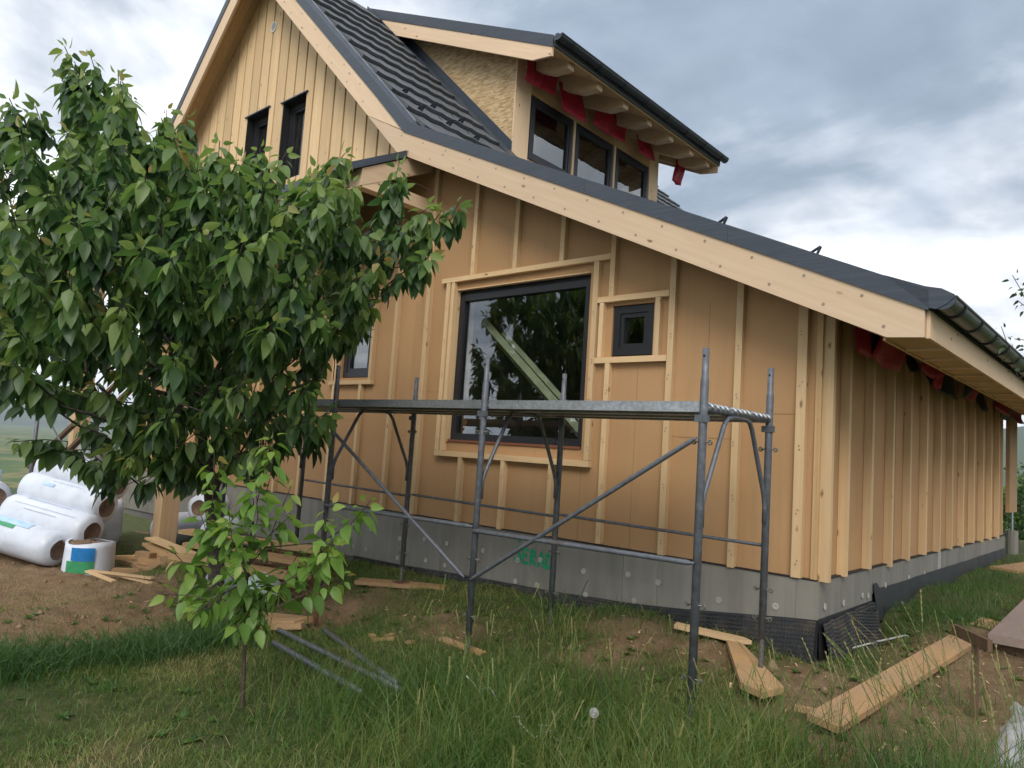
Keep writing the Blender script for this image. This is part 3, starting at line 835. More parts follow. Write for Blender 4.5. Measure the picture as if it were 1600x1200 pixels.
# --- main roof
roof = part_empty('roof', house, (-6, 4, 4.5))
LY = ROOF_Y1-ROOF_Y0
XE = .88
def slab(name, poly, y0, y1, mat, parent): return MB().prism([(x,y0,z) for x, z in poly], (0,y1-y0,0)).build(name, MAT[mat], parent)
zt_lo = lambda x: 2.513-.4635*x
zt_hi = lambda x: .095-.962*x
ZRT = zt_hi(XR)
zt_left = lambda x: ZRT-.962*(XR-x)
slab('low_roof_slope', [(XE,zt_lo(XE)-.21),(XE,zt_lo(XE)),(XKT,ZKT),(XKT-.0,ZKT-.30),(XK,zt_lo(XK)-.21)], -.458, ROOF_Y1, 'concrete_tile', roof)
slab('steep_roof_slope', [(XKT-.002,ZKT-.30),(XKT-.002,ZKT),(XR,ZRT),(XR,ZRT-.115)], -.458, ROOF_Y1, 'concrete_tile', roof)
slab('left_roof_slope', [(XR-.002,ZRT-.115),(XR-.002,ZRT),(-14.1,zt_left(-14.1)),(-14.1,zt_left(-14.1)-.115)], -.458, ROOF_Y1, 'concrete_tile', roof)
# bargeboards
slab('bargeboard', [(.619,z_lo(.619)),(.858,1.803),(.858,z_lo(.858)+.30),(-4.955,z_lo(-4.955)+.302),(-5.755,z_hi(-5.755)),(XK,ZK)], -.50, -.462, 'rake_spruce_low', roof)
slab('bargeboard', [(-4.963,z_lo(-4.963)+.312),(-5.763,z_hi(-5.763)+.004),(XR+.002,ZR),(XR+.002,ZR+.38),(-4.96,z_hi(-4.96)+.38)], -.50, -.462, 'rake_spruce_steep', roof)
slab('bargeboard', [(XR-.002,ZR),(XR-.002,ZR+.38),(-14.0,z_left(-14.0)+.38),(-14.0,z_left(-14.0))], -.50, -.462, 'rake_spruce_left', roof)
# verge flashing: face and top
xk2 = -4.965
def verge(pts_low, pts_top, y, depth, name='verge_flashing', parent=roof):
    """bent sheet: face between two polylines, top flange running back"""
    n = len(pts_low); mb = MB()
    th = .012
    v = [(x,y,z) for x, z in pts_low]+[(x,y,z) for x, z in pts_top]+[(x,y+depth,z) for x, z in pts_top]+[(x,y+th,z) for x, z in pts_low]+[(x,y+th,z-.004) for x, z in pts_top]+[(x,y+depth,z-.008) for x, z in pts_top]
    f = []
    for i in range(n-1):
        f += [(i,i+1,n+i+1,n+i),(n+i,n+i+1,2*n+i+1,2*n+i),(3*n+i+1,3*n+i,4*n+i,4*n+i+1),(4*n+i+1,4*n+i,5*n+i,5*n+i+1),(i+1,i,3*n+i,3*n+i+1),(2*n+i,2*n+i+1,5*n+i+1,5*n+i)]
    f += [(0,n,4*n,3*n),(n,2*n,5*n,4*n),(n-1,4*n-1,5*n-1,2*n-1)]
    mb.add(v, f)
    return mb.build(name, MAT['verge_flashing'], parent)
joints = [.885, -.6, -2.1, -3.6]
for a, b in zip(joints, joints[1:]+[None]):
    if b is not None: verge([(a-.002,z_lo(a)+.292),(b,z_lo(b)+.292)], [(a-.002,zt_lo(a)+.025),(b,zt_lo(b)+.025)], -.514, .17)
verge([(-3.602,z_lo(-3.602)+.292),(xk2,z_lo(xk2)+.292),(-5.6,z_hi(-5.6)+.372)], [(-3.602,zt_lo(-3.602)+.025),(XKT,ZKT+.028),(-5.6,zt_hi(-5.6)+.03)], -.514, .17)
for a, b in ((-5.602,-7.3),(-7.302,XR)): verge([(a,z_hi(a)+.372),(b,z_hi(b)+.372)], [(a,zt_hi(a)+.03),(b,zt_hi(b)+.03)], -.514, .17)
verge([(XR-.003,ZR+.372),(-14.05,z_left(-14.05)+.372)], [(XR-.003,ZRT+.03),(-14.05,zt_left(-14.05)+.03)], -.514, .17)
# screws in bargeboards and flashing
scr = MB()
def screw(x, z, y=-.5005):
    n = 8; r = .012
    scr.add([(x+r*math.cos(2*math.pi*k/n), y-.003, z+r*math.sin(2*math.pi*k/n)) for k in range(n)], [tuple(range(n))])
for i in range(14):
    x = .6-i*.42; screw(x, z_lo(x)+.07); screw(x-.15, z_lo(x-.15)+.235)
for i in range(9):
    x = -5.9-i*.42; screw(x, z_hi(x)+.10); screw(x-.1, z_hi(x-.1)+.28)
scr.build('screw_heads', MAT['screw_metal'], roof, kind='stuff')
# soffit boards under the gable overhang
for i in range(3):
    y0 = -.460+.1535*i
    slab('soffit_board', [(XR-.004,ZR+.382),(XR-.004,ZR+.402),(-13.95,z_left(-13.95)+.402),(-13.95,z_left(-13.95)+.382)], y0, y0+.150, 'larch_board_x', roof)
    slab('soffit_board', [(XR+.004,ZR+.382),(XR+.004,ZR+.402),(-5.2,z_hi(-5.2)+.402),(-5.2,z_hi(-5.2)+.382)], y0, y0+.150, 'larch_board_x', roof)
# light strip beside the tiles
slab('verge_strip', [(-5.0,zt_hi(-5.0)+.012),(-5.0,zt_hi(-5.0)+.035),(XR,ZRT+.035),(XR,ZRT+.012)], -.343, -.30, 'grey_metal_strip', roof)
# roof tiles
def tile_mesh():
    s = Vector((math.cos(math.atan(.962)), 0, -math.sin(math.atan(.962)))); nrm = Vector((math.sin(math.atan(.962)), 0, math.cos(math.atan(.962))))
    L, W, T = .56, .296, .044
    mb = MB(); K = 6
    pr = [.004*math.cos(2*math.pi*k/K*1.0+.4)+(.004 if k in (0, K) else 0) for k in range(K+1)]
    for k in range(K+1):
        y = -W/2+W*k/K
        up_ = nrm*(.012+pr[k]); lo_ = s*L+nrm*(.070+pr[k]); un = s*L+nrm*(.070+pr[k]-T); ub = s*(L-.2)+nrm*(.012)
        for p in (up_, lo_, un, ub): mb.v.append((p.x, y, p.z))
    for k in range(K):
        a = 4*k; b = 4*(k+1)
        mb.f += [(a,a+1,b+1,b),(a+1,a+2,b+2,b+1),(a+2,a+3,b+3,b+2)]
    mb.f += [(0,3,2,1),(4*K,4*K+1,4*K+2,4*K+3)]
    return mb.mesh('roof_tile', MAT['concrete_tile'], (0,0,0))
TM = tile_mesh()
def tile_rows(y0, ncol, x_hi=XR):
    row = .505; cs = math.cos(math.atan(.962))
    i = 0
    while True:
        xl = XKT-.02-(i)*row*cs                    # lower edge of the row
        xu = xl-.56*cs
        if xu < XR-.02: break
        for c in range(ncol):
            y = y0+.299*c+(.0 if i % 2 else .0)
            link('roof_tile', TM, roof, (xu, y+.149, zt_hi(xu)+random.uniform(-.002,.002)))
        i += 1
tile_rows(-.298, 7)
tile_rows(7.35, 15)
# snow guards: small triangular hooks
def guard(x, y, zf, slope):
    a = math.atan(slope); s = Vector((math.cos(a),0,-math.sin(a))); nn = Vector((math.sin(a),0,math.cos(a)))
    p = Vector((x,y,zf(x)+.05)); mb = MB()
    for q in (-.012, .012):
        o = Vector((0,q,0))
        mb.beam(p+o, p+o+nn*.12, .006, .02, (0,1,0)); mb.beam(p+o+nn*.12, p+o-s*.09, .006, .02, (0,1,0))
    mb.beam(p-s*.30, p+s*.02, .03, .008, nn)
    mb.build('snow_guard', MAT['anthracite_sheet'], roof)
for y in (-.02, .5, 1.05):
    for x in (-5.28, -5.64): guard(x, y, zt_hi, .962)
for x, y in ((-.99,.15),(-.13,.15),(-.55,.9),(-1.8,.9),(.3,.9)): guard(x, y, zt_lo, .4635)

# --- boxed eaves on the long side
eaves = part_empty('eaves', house, (.7, 4, 1.9))
MB().box(.860, .885, -.462, ROOF_Y1, 1.80, 1.992).build('fascia_board', MAT['planed_spruce_y'], eaves)
MB().box(.585, .606, -.458, ROOF_Y1, 1.80, 1.93).build('inner_trim', MAT['larch_board_y'], eaves)
y = -.455
while y < 8.5:
    MB().box(.608, .858, y, y+.50, 1.815, 1.834).build('soffit_board', MAT['larch_board_x'], eaves)
    MB().box(.608, .858, y+.505, y+.542, 1.800, 1.834).build('soffit_slat', MAT['planed_spruce_x'], eaves)
    y += .548
MB().box(.608, .858, y, ROOF_Y1, 1.815, 1.834).build('soffit_board', MAT['larch_board_x'], eaves)
for i in range(13):
    yy = .20+.6675*i
    MB().prism([(-.28,yy,z_lo(-.28)+.03),(.583,yy,z_lo(.583)+.03),(.583,yy,z_lo(.583)+.19),(-.28,yy,z_lo(-.28)+.19)], (0,.08,0)).build('rafter', MAT['shadow_rafter'], eaves)
def half_gutter(name, x, z, r, y0, y1, parent, mat, nseg=1):
    mb = MB(); mb.smooth = False; n = 14
    A = [math.pi+math.pi*k/n for k in range(n+1)]
    for yy in (y0, y1):
        for rr in (r, r-.006): mb.v += [(x+rr*math.cos(a), yy, z+rr*math.sin(a)) for a in A]
    q = n+1
    for k in range(n):
        mb.f += [(k,k+1,2*q+k+1,2*q+k),(q+k+1,q+k,3*q+k,3*q+k+1),(k+1,k,q+k,q+k+1),(2*q+k,2*q+k+1,3*q+k+1,3*q+k)]
    g = mb.build(name, MAT[mat], parent)
    return g
def gutter(x, z, r, y0, y1, parent, step):
    g = half_gutter('gutter', x, z, r, y0, y1, parent, 'gutter_metal')
    for yy, nm in ((y0-.004, 'gutter_end'), (y1+.004, 'gutter_end')):
        mb = MB(); n = 14
        a = [(x+(r+.004)*math.cos(math.pi+math.pi*k/n), yy-.004, z+(r+.004)*math.sin(math.pi+math.pi*k/n)) for k in range(n+1)]
        mb.prism(a, (0,.006,0)).build(nm, MAT['verge_flashing'], parent)
    MB().tube([(x+r+.002,y0,z+.002),(x+r+.002,y1,z+.002)], .011, 8).build('gutter_bead', MAT['gutter_metal'], parent)
    yy = y0+.30
    while yy < min(y1, 8.5):
        n = 14; mb = MB()
        for yb in (yy, yy+.024):
            for rr in (r+.001, r+.010): mb.v += [(x+rr*math.cos(math.pi+math.pi*k/n), yb, z+rr*math.sin(math.pi+math.pi*k/n)) for k in range(n+1)]
        q = n+1
        for k in range(n): mb.f += [(q+k,q+k+1,3*q+k+1,3*q+k),(k,k+1,q+k+1,q+k)[::-1],(2*q+k,2*q+k+1,3*q+k+1,3*q+k)]
        mb.build('gutter_bracket', MAT['black_membrane'], parent)
        yy += step
gutter(.967, 2.065, .076, -.50, ROOF_Y1, eaves, .62)
# flashing lip over the gutter
MB().prism([(.87,-.455,2.075),(.87,-.455,2.10),(.93,-.455,2.075),(.93,-.455,2.065)], (0,LY-.06,0)).build('eaves_flashing', MAT['verge_flashing'], eaves)
MB().prism([(.60,-.514,zt_lo(.60)+.027),(.888,-.514,zt_lo(.888)-.10),(.89,-.514,2.0),(.93,-.514,1.990),(.99,-.514,2.02),(1.040,-.514,2.065),(1.040,-.514,2.08),(.96,-.514,2.13),(.86,-.514,2.155)], (0,.008,0)).build('verge_end_cap', MAT['verge_flashing'], eaves)
# membrane flaps hanging out under the rafters
def flap(y0, y1, z1, z0, x, mat, parent, dx=.05, skew=0.0, seed=0, sag=.03):
    mb = MB(); mb.smooth = True
    def fn(u, v):
        w = float(vnoise(np.array(u*3.1+seed), np.array(v*1.7+seed), 5))-.5
        zz = z1+(z0-z1)*v+sag*math.sin(math.pi*u)*v*-1+skew*(u-.5)*v
        return (x+dx*math.sin(v*2.2+seed)+.05*w, y0+(y1-y0)*u+.03*math.sin(v*3+seed), zz)
    mb.grid(fn, 10, 6)
    o = mb.build('membrane_flap', MAT[mat], parent)
    so = o.modifiers.new('thickness', 'SOLIDIFY'); so.thickness = .003
    return o
for i, (a, b, zt, zb_, x, mt, sk) in enumerate(((.18,.95,2.16,1.86,.16,'red_membrane',.04),(.60,1.50,2.16,1.84,.24,'red_membrane',-.02),(1.42,1.74,2.16,1.97,.24,'red_membrane',.0),(2.02,2.35,2.16,1.93,.12,'black_membrane',.05),
    (2.15,3.05,2.16,1.93,.20,'red_membrane',-.02),(2.75,3.12,2.16,1.84,.26,'red_membrane',.02),(3.0,4.35,2.16,1.85,.15,'black_membrane',-.03),(3.1,3.6,2.10,1.96,.35,'red_membrane',0),(4.6,5.0,2.16,1.92,.14,'black_membrane',.05),(4.85,5.6,2.16,1.93,.18,'red_membrane',0),
    (5.7,6.4,2.16,1.86,.14,'black_membrane',.04),(6.3,7.7,2.16,1.90,.2,'red_membrane',-.04),(7.6,8.4,2.16,1.88,.16,'black_membrane',0),(8.3,9.5,2.16,1.90,.22,'red_membrane',0))):
    flap(a, b, zt, zb_, x, mt, eaves, seed=i*1.7, skew=sk)

# --- dormer
dorm = part_empty('dormer', house, (-6, 4.4, 6))
XD, YD0, YD1 = -5.68, 2.2, 6.6
zb = lambda x: 4.429-.458*x
xi = -9.0
MB().prism([(XD,YD0,zt_hi(XD)-.05),(XD,YD0,zb(XD)+.20),(xi,YD0,zb(xi)+.20),(xi,YD0,zt_hi(xi)-.05)], (0,.12,0)).build('cheek_wall', MAT['osb_board'], dorm)
MB().prism([(XD,YD1-.12,zt_hi(XD)-.05),(XD,YD1-.12,zb(XD)+.20),(xi,YD1-.12,zb(xi)+.20),(xi,YD1-.12,zt_hi(xi)-.05)], (0,.12,0)).build('cheek_wall', MAT['osb_board'], dorm)
DW = [(2.60,3.735),(3.815,4.995),(5.075,6.25)]
dmb = MB(); edges = [YD0+.122]+[e for w in DW for e in w]+[YD1-.122]
ZW0, ZW1, ZT = 5.60, 6.68, zb(XD)+.19
dmb.box(XD-.12, XD, YD0+.122, YD1-.122, 5.2, ZW0); dmb.box(XD-.12, XD, YD0+.122, YD1-.122, ZW1, ZT)
for a, b in zip(edges[0::2], edges[1::2]): dmb.box(XD-.12, XD, a, b, ZW0, ZW1)
dmb.build('dormer_front_wall', MAT['larch_board_z'], dorm)
MB().box(XD+.002, XD+.026, YD0-.002, 2.575, 5.45, ZT-.02).build('corner_board', MAT['planed_spruce_z'], dorm)
MB().box(XD+.002, XD+.026, 6.275, YD1+.002, 5.45, ZT-.02).build('corner_board', MAT['planed_spruce_z'], dorm)
MB().box(XD+.002, XD+.020, 2.578, 6.272, ZW1+.012, ZT-.02).build('head_board', MAT['larch_board_y'], dorm)
for a, b in ((3.738,3.812),(4.998,5.072)): MB().box(XD+.002, XD+.03, a+.010, b-.010, ZW0, ZW1+.010).build('mullion', MAT['planed_spruce_z'], dorm)
for a, b in DW: window('dormer_window', (a+.005, b-.005, ZW0+.005, ZW1-.005), XD+.018, .075, axis=1, inner=.05)
DY0, DY1 = 1.86, 7.25
def dslab(name, lo, hi, x0, x1, y0, y1, mat): return slab(name, [(x0,zb(x0)+lo),(x0,zb(x0)+hi),(x1,zb(x1)+hi),(x1,zb(x1)+lo)], y0, y1, mat, dorm)
dslab('roof_deck', .255, .29, -4.66, -9.1, DY0+.042, DY1-.04, 'larch_board_x')
dslab('roof_covering', .292, .42, -4.62, -9.42, DY0+.02, DY1, 'concrete_tile')
for y0, y1 in ((DY0, DY0+.038), (DY1-.038, DY1)):
    slab('bargeboard', [(-5.04,zb(-5.04)),(-4.66,6.69),(-4.66,6.69+.235),(-9.1,zb(-9.1)+.268),(-8.62,zb(-8.62))], y0, y1, 'rake_spruce_low', dorm)
    verge([(-4.64,zb(-4.64)+.262),(-9.42,zb(-9.42)+.262)], [(-4.64,zb(-4.64)+.445),(-9.42,zb(-9.42)+.445)], y0-.013 if y0 < 3 else y1+.001, .14 if y0 < 3 else .012, parent=dorm)
for yy in (2.43,3.20,3.97,4.74,5.51,6.28,6.95):
    slab('rafter', [(-6.3,zb(-6.3)+.01),(-5.08,zb(-5.08)+.01),(-4.74,6.74),(-4.74,6.92),(-6.3,zb(-6.3)+.253)], yy-.075, yy+.075, 'shadow_rafter', dorm)
gutter(-4.535, 6.955, .075, DY0-.03, DY1+.03, dorm, .7)
MB().box(-4.657, -4.60, DY0+.05, DY1-.05, 6.985, 7.05).build('eaves_strip', MAT['anthracite_sheet'], dorm)
# flashing between cheek and tiles
slab('step_flashing', [(-4.95,zt_hi(-4.95)+.03),(-4.95,zt_hi(-4.95)+.085),(-9.35,zt_hi(-9.35)+.085),(-9.35,zt_hi(-9.35)+.03)], 1.80, 1.835, 'anthracite_sheet', dorm)
slab('step_flashing', [(-4.98,zt_hi(-4.98)+.02),(-4.98,zt_hi(-4.98)+.045),(-9.35,zt_hi(-9.35)+.045),(-9.35,zt_hi(-9.35)+.02)], 1.837, 2.185, 'anthracite_sheet', dorm)
slab('step_flashing', [(-5.66,zt_hi(-5.66)+.03),(-5.66,zt_hi(-5.66)+.20),(-9.3,zt_hi(-9.3)+.20),(-9.3,zt_hi(-9.3)+.03)], 2.186, 2.197, 'anthracite_sheet', dorm)
for i, (a, b, zt, z0) in enumerate(((2.10,2.50,7.05,6.65),(2.55,2.95,7.1,6.74),(3.06,3.70,7.05,6.56),(3.98,4.6,7.05,6.66),(4.45,5.06,7.05,6.70),(5.40,5.98,7.0,6.66),(6.80,7.16,7.0,6.54))):
    flap(a, b, zt, z0, -5.42, 'red_membrane', dorm, seed=i*2.3+.4, dx=.04, sag=.02)
MB().box(-9.3, -5.9, 2.34, 6.46, 5.2, 5.24).build('dormer_floor', MAT['interior_floor'], dorm)

# --- porch on the left of the front wall
porch = part_empty('porch', house, (-9, -.6, 0))
MB().box(-5.03, -4.89, -1.11, -.004, 3.79, 3.95).build('tie_beam', MAT['planed_spruce_y'], porch)
MB().prism([(-5.03,-1.13,3.80),(-5.03,-1.13,4.005),(-5.03,-.57,4.30),(-5.03,-.06,4.575),(-5.03,-.06,4.32),(-5.03,-.80,3.955)], (.145,0,0)).build('porch_rafter', MAT['planed_spruce_y'], porch)
MB().box(-13.9, -5.032, -1.13, -.99, 3.79, 3.99).build('front_beam', MAT['planed_spruce_x'], porch)
for x in (-6.5,-8.0,-9.5,-11.0,-12.5): MB().box(x, x+.14, -.985, -.004, 3.79, 3.95).build('tie_beam', MAT['planed_spruce_y'], porch)
MB().prism([(-4.86,-1.30,3.93),(-4.86,-1.30,4.02),(-4.86,-.516,4.435),(-4.86,-.516,4.345)], (-9.1,0,0)).build('porch_roof', MAT['anthracite_sheet'], porch)
MB().prism([(-5.09,-.514,4.346),(-5.09,-.514,4.436),(-5.09,-.035,4.69),(-5.09,-.035,4.60)], (-8.8,0,0)).build('porch_roof', MAT['anthracite_sheet'], porch)
MB().beam((-5.2,-.35,4.25), (-4.95,-.02,4.10), .02, .004).build('metal_strap', MAT['galvanised_steel'], porch)
for x, y in ((-9.50,-1.13),(-13.66,-1.13)):
    MB().box(x, x+.265, y, y+.265, -1.19, 3.788).build('post', MAT['post_wood'], porch)
MB().box(-9.46, -9.28, -1.09, -.90, -1.30, -1.192).build('post_shoe', MAT['galvanised_steel'], porch)

# --- timber leaning inside the big window, seen through the glass
def plank_thing(name, p, q, w, h, mat, label, cat, group=None, upv=(0,0,1)):
    return MB().beam(p, q, w, h, upv).build(name, MAT[mat], None, label, cat, group)
simple('pale_timber', (.36,.37,.25), .7, namp=.2)
plank_thing('leaning_timber', (-4.24,.42,2.395), (-2.42,.42,.875), .08, .15, 'pale_timber', 'pale timber leaning diagonally inside the big window', 'timber', upv=(0,-1,1))
plank_thing('leaning_timber', (-3.98,.50,2.26), (-2.38,.50,.93), .06, .07, 'pale_timber', 'narrower pale timber leaning behind the first inside the big window', 'timber', upv=(0,-1,1))
plank_thing('indoor_board', (-3.80,.22,.94), (-3.22,.22,.94), .12, .066, 'pale_timber', 'short pale board lying inside the big window at sill level', 'board')

# ------------------------------------------------------------------ scaffold
def G(x, y): return float(gz(np.array(x), np.array(y)))
YF, YB = -1.8, -.78
FX = [-.085, -2.0, -4.04, -6.1]
scaf = thing('scaffold', (-3, -1.3, -.7), 'grey steel frame scaffold with metal decks standing before the front wall', 'scaffold')
TR = .0265
FEET = {}
for i, fx in enumerate(FX):
    fr = part_empty('frame', scaf, (fx, -1.29, -.6))
    zf, zbk = (( -.60, -.36), (-.60, -.52), (-.62, -.46), (-.55, -.42))[i]
    for y, z0, top in ((YF, zf, 1.575), (YB, zbk, 1.575)):
        mb = MB(); mb.smooth = True
        mb.tube([(fx,y,z0),(fx,y,top-.20),(fx,y,top-.185),(fx,y,top)], [TR,TR,.0215,.0215], 12)
        leg = mb.build('standard', MAT['scaffold_paint'], fr)
        # pin holes and locking rings
        mb = MB()
        hole = [(fx+.008*math.cos(2*math.pi*k/8), y-.0225, top-.05+.008*math.sin(2*math.pi*k/8)) for k in range(8)]
        mb.add(hole, [tuple(range(8))]); mb.build('pin_hole', MAT['window_seal'], fr)
        for zz in (.98, -.02, z0+.14):
            mb = MB(); mb.smooth = True
            mb.tube([(fx-.055,y-.006,zz),(fx+.055,y-.006,zz+.004)], .006, 6)
            for sgn in (-1, 1):
                mb.tube([(fx+sgn*(.055+.014*math.cos(t)-.0), y-.006+.0*t, zz+.014*math.sin(t)) for t in [2*math.pi*k/8 for k in range(9)]], .005, 5, False)
            mb.build('locking_pin', MAT['steel_spindle'], fr)
        MB().box(fx-.045, fx+.045, y-.03, y-.002, 1.105, 1.15).build('bracket', MAT['scaffold_paint'], fr)
    mb = MB(); mb.smooth = True
    mb.tube([(fx,YF+.02,1.195),(fx,YB-.02,1.195)], .022, 10); mb.build('transom', MAT['scaffold_paint'], fr)
    mb = MB(); mb.smooth = True
    pts = [(YF+.035,.45),(YF+.035,.58),(YF+.06,.66),(YF+.29,1.10),(YF+.34,1.155),(YF+.41,1.17),(YB-.41,1.17),(YB-.34,1.155),(YB-.29,1.10),(YB-.06,.66),(YB-.035,.58),(YB-.035,.45)]
    mb.tube([(fx,a,b) for a, b in pts], .0165, 9); mb.build('arch_brace', MAT['scaffold_paint'], fr)
    for y, z0 in ((YF, zf), (YB, zbk)):
        g = G(fx, y)
        foot = {(0,YF): G(fx,YF)-.03, (0,YB): -.588, (1,YF): g-.02, (1,YB): g-.02, (2,YF): g-.02, (2,YB): g+.05, (3,YF): g-.02, (3,YB): g-.02}[(i, y)]
        FEET[(i, y)] = foot
        mb = MB(); mb.smooth = True
        n = max(4, int((z0-foot)/.012))
        mb.tube([(fx,y,z0+.02-(z0+.02-foot)*k/n) for k in range(n+1)], [.019 if k % 2 else .0155 for k in range(n+1)], 10)
        mb.build('jack_spindle', MAT['rust' if i == 2 and y == YF else 'steel_spindle'], fr)
        MB().box(fx-.07, fx+.07, y-.07, y+.07, foot-.008, foot).build('base_plate', MAT['rust'], fr)
# decks: three steel boards in each bay
for a, b in ((FX[0], FX[1]), (FX[1], FX[2]), (FX[2], FX[3])):
    for k in range(3):
        y0 = YF+.02+k*.335; y1 = y0+.322
        mb = MB()
        x0, x1 = b+.03, a-.03
        mb.box(x0, x1, y0, y1, 1.232, 1.240)
        mb.box(x0, x1, y0, y0+.006, 1.172, 1.2315); mb.box(x0, x1, y1-.006, y1, 1.172, 1.2315)
        mb.box(x0, x1, y0+.0065, y0+.045, 1.172, 1.177); mb.box(x0, x1, y1-.045, y1-.0065, 1.172, 1.177)
        for q in range(7):
            xx = x0+(x1-x0)*(q+.5)/7; mb.box(xx-.012, xx+.012, y0+.0462, y1-.0462, 1.205, 1.2315)
        dk = mb.build('deck_board', MAT['galvanised_steel'], scaf)
        for ex in (a, b):
            for q in (.05, .13, .20, .27):
                mb = MB(); mb.smooth = True
                mb.tube([(ex+.028*math.cos(t), y0+q, 1.195+.030*math.sin(t)) for t in [math.pi*(j/6) for j in range(7)]], .012, 6)
                mb.build('deck_hook', MAT['galvanised_steel'], dk)
def rod(name, p, q, r, mat='scaffold_paint'):
    mb = MB(); mb.smooth = True
    p = Vector(p); q = Vector(q); d = (q-p).normalized()
    mb.tube([p, p+d*.02, p+d*.05, q-d*.05, q-d*.02, q], [r*.55, r*.6, r, r, r*.6, r*.55], 9)
    return mb.build(name, MAT[mat], scaf)
yo = YF-.045
rod('diagonal_brace', (FX[0]-.02,yo,1.005), (FX[1]+.02,yo,-.175), .0165)
rod('diagonal_brace', (FX[2],yo,.955), (FX[1]-.05,yo,-.165), .0165)
for a, b in ((FX[0], FX[1]), (FX[1], FX[2])):
    rod('ledger', (a-.0,YF-.04,.235), (b+.0,YF-.04,.205), .018)
for a, b in ((FX[0], FX[1]), (FX[1], FX[2]), (FX[2], FX[3])):
    rod('ledger', (a,YB+.04,.285), (b,YB+.04,.305), .0135)

# boards under the scaffold feet
mb = MB()
wz = lambda x, y: -.592+.16*max(0, (y+.78))          # rests on the bank behind and on the earth in front
mb.prism([(x, y, wz(x, y)) for x, y in ((-.56,-.34),(-.48,-.30),(.17,-1.0),(.12,-1.24),(-.06,-1.16))], (0,0,-.042))
mb.build('wedge_plank', MAT['orange_plank_x'], None, 'pointed orange plank under the right rear scaffold leg', 'plank')
plank_thing('foot_plank', (-4.42,-1.06,G(-4.04,YB)+.02), (-3.62,-.52,G(-4.04,YB)+.03), .20, .04, 'orange_plank_x', 'short orange plank under the rear scaffold leg near the window', 'plank')
plank_thing('foot_plank', (-4.35,-.93,G(-4.04,YB)-.018), (-3.7,-.42,G(-4.04,YB)-.01), .20, .035, 'orange_plank_x', 'lower orange plank crossing beneath the rear scaffold leg plank', 'plank')
# long plank on the right, stake, walkway board and so on
pz = lambda x, y, h=.03: (x, y, G(x, y)+h)
plank_thing('long_plank', (.52,-1.28,-.665), (.80,2.60,-.50), .20, .045, 'orange_plank_y', 'long tan plank lying on the earth at the right house corner', 'plank', upv=(.12,0,1))
plank_thing('wood_stick', (.30,-1.16,-.655), (.62,-1.05,-.66), .05, .03, 'orange_plank_x', 'short wooden stick under the near end of the long plank', 'stick')
mb = MB(); st = (1.10, -.10)
st_o = thing('marker_stake', (1.10,-.10,G(1.1,-.1)-.05), 'dark brown stake with a nailed crosspiece in tall grass at right', 'stake')
MB().box(1.085, 1.125, -.12, -.085, G(1.1,-.1)-.2, -.20).build('stake', MAT['old_stake'], st_o)
MB().beam((.93,.16,-.215), (1.22,-.30,-.20), .03, .075).build('crosspiece', MAT['old_stake'], st_o)
plank_thing('walkway_board', (1.235,1.45,-.455), (1.16,5.6,-.40), .60, .07, 'old_board', 'weathered grey-violet board propped at the right edge', 'board')
MB().box(.98, 1.50, 1.55, 1.64, -.58, -.492).build('bearer_block', MAT['old_stake'], None, 'dark timber bearer beneath the weathered board at right', 'timber')
MB().box(.95, 1.45, 4.6, 4.75, -.60, -.452).build('bearer_block', MAT['old_stake'], None, 'far bearer holding up the weathered board', 'timber')
plank_thing('short_board', (.35,6.3,G(.35,6.3)+.03), (.95,9.3,G(.9,9.3)+.04), .34, .04, 'orange_plank_y', 'pale board lying on the ground far along the side wall', 'board')
mb = MB(); mb.smooth = True
mb.tube([(.10,.60,-.60),(.2,.95,-.575),(.33,1.35,-.55),(.36,1.42,-.57)], .008, 8)
mb.build('grey_pipe', MAT['grey_pvc'], None, 'thin pale grey pipe lying in the grass by the membrane', 'pipe')
# crumpled film on the right edge
mb = MB(); mb.smooth = True
def film(u, v):
    x = 1.36+.42*u-.12*v; y = -1.75+2.1*v
    w = float(fbm(np.array(u*5+1.0), np.array(v*9+2.0), 3, 41)); h = math.sin(math.pi*min(1, max(0, u*1.15)))**.6
    return (x+.06*(w-.5), y+.05*(w-.5), G(x, y)+.005+.10*w*h)
mb.grid(film, 26, 46)
mb.build('plastic_sheet', MAT['clear_plastic_sheet'], None, 'crumpled translucent plastic sheet on the ground at the right edge', 'plastic sheet')
# pale offcut by the plinth
mb = MB(); oz = G(-.7,-.34)+.02
mb.prism([(-1.02,-.30,oz+.01),(-.98,-.42,oz+.01),(-.42,-.38,oz),(-.36,-.31,oz),(-.45,-.25,oz)], (0,0,.03))
mb.build('offcut', MAT['batten_x'], None, 'pale rounded offcut lying by the plinth behind the front leg', 'offcut')
plank_thing('offcut', pz(-2.35,-1.75,.012), pz(-1.9,-1.72,.012), .08, .02, 'orange_plank_x', 'orange offcut half hidden in grass beside the middle front leg', 'offcut')
# small scraps before the tubes
for i, (x, y, a, l) in enumerate(((-2.72,-2.05,.7,.18),(-2.95,-1.98,-.5,.12),(-2.78,-1.93,1.9,.10),(-2.45,-2.0,.2,.07))):
    plank_thing('wood_scrap', pz(x-math.cos(a)*l/2, y-math.sin(a)*l/2, .015), pz(x+math.cos(a)*l/2, y+math.sin(a)*l/2, .018), .05, .022, 'orange_plank_x', ('largest wood scrap on bare soil between the scaffold legs','second wood scrap, left of the largest one','short wood scrap behind the largest one','tiny wood scrap right of the largest one')[i], 'scrap', 'wood scraps between the scaffold legs')
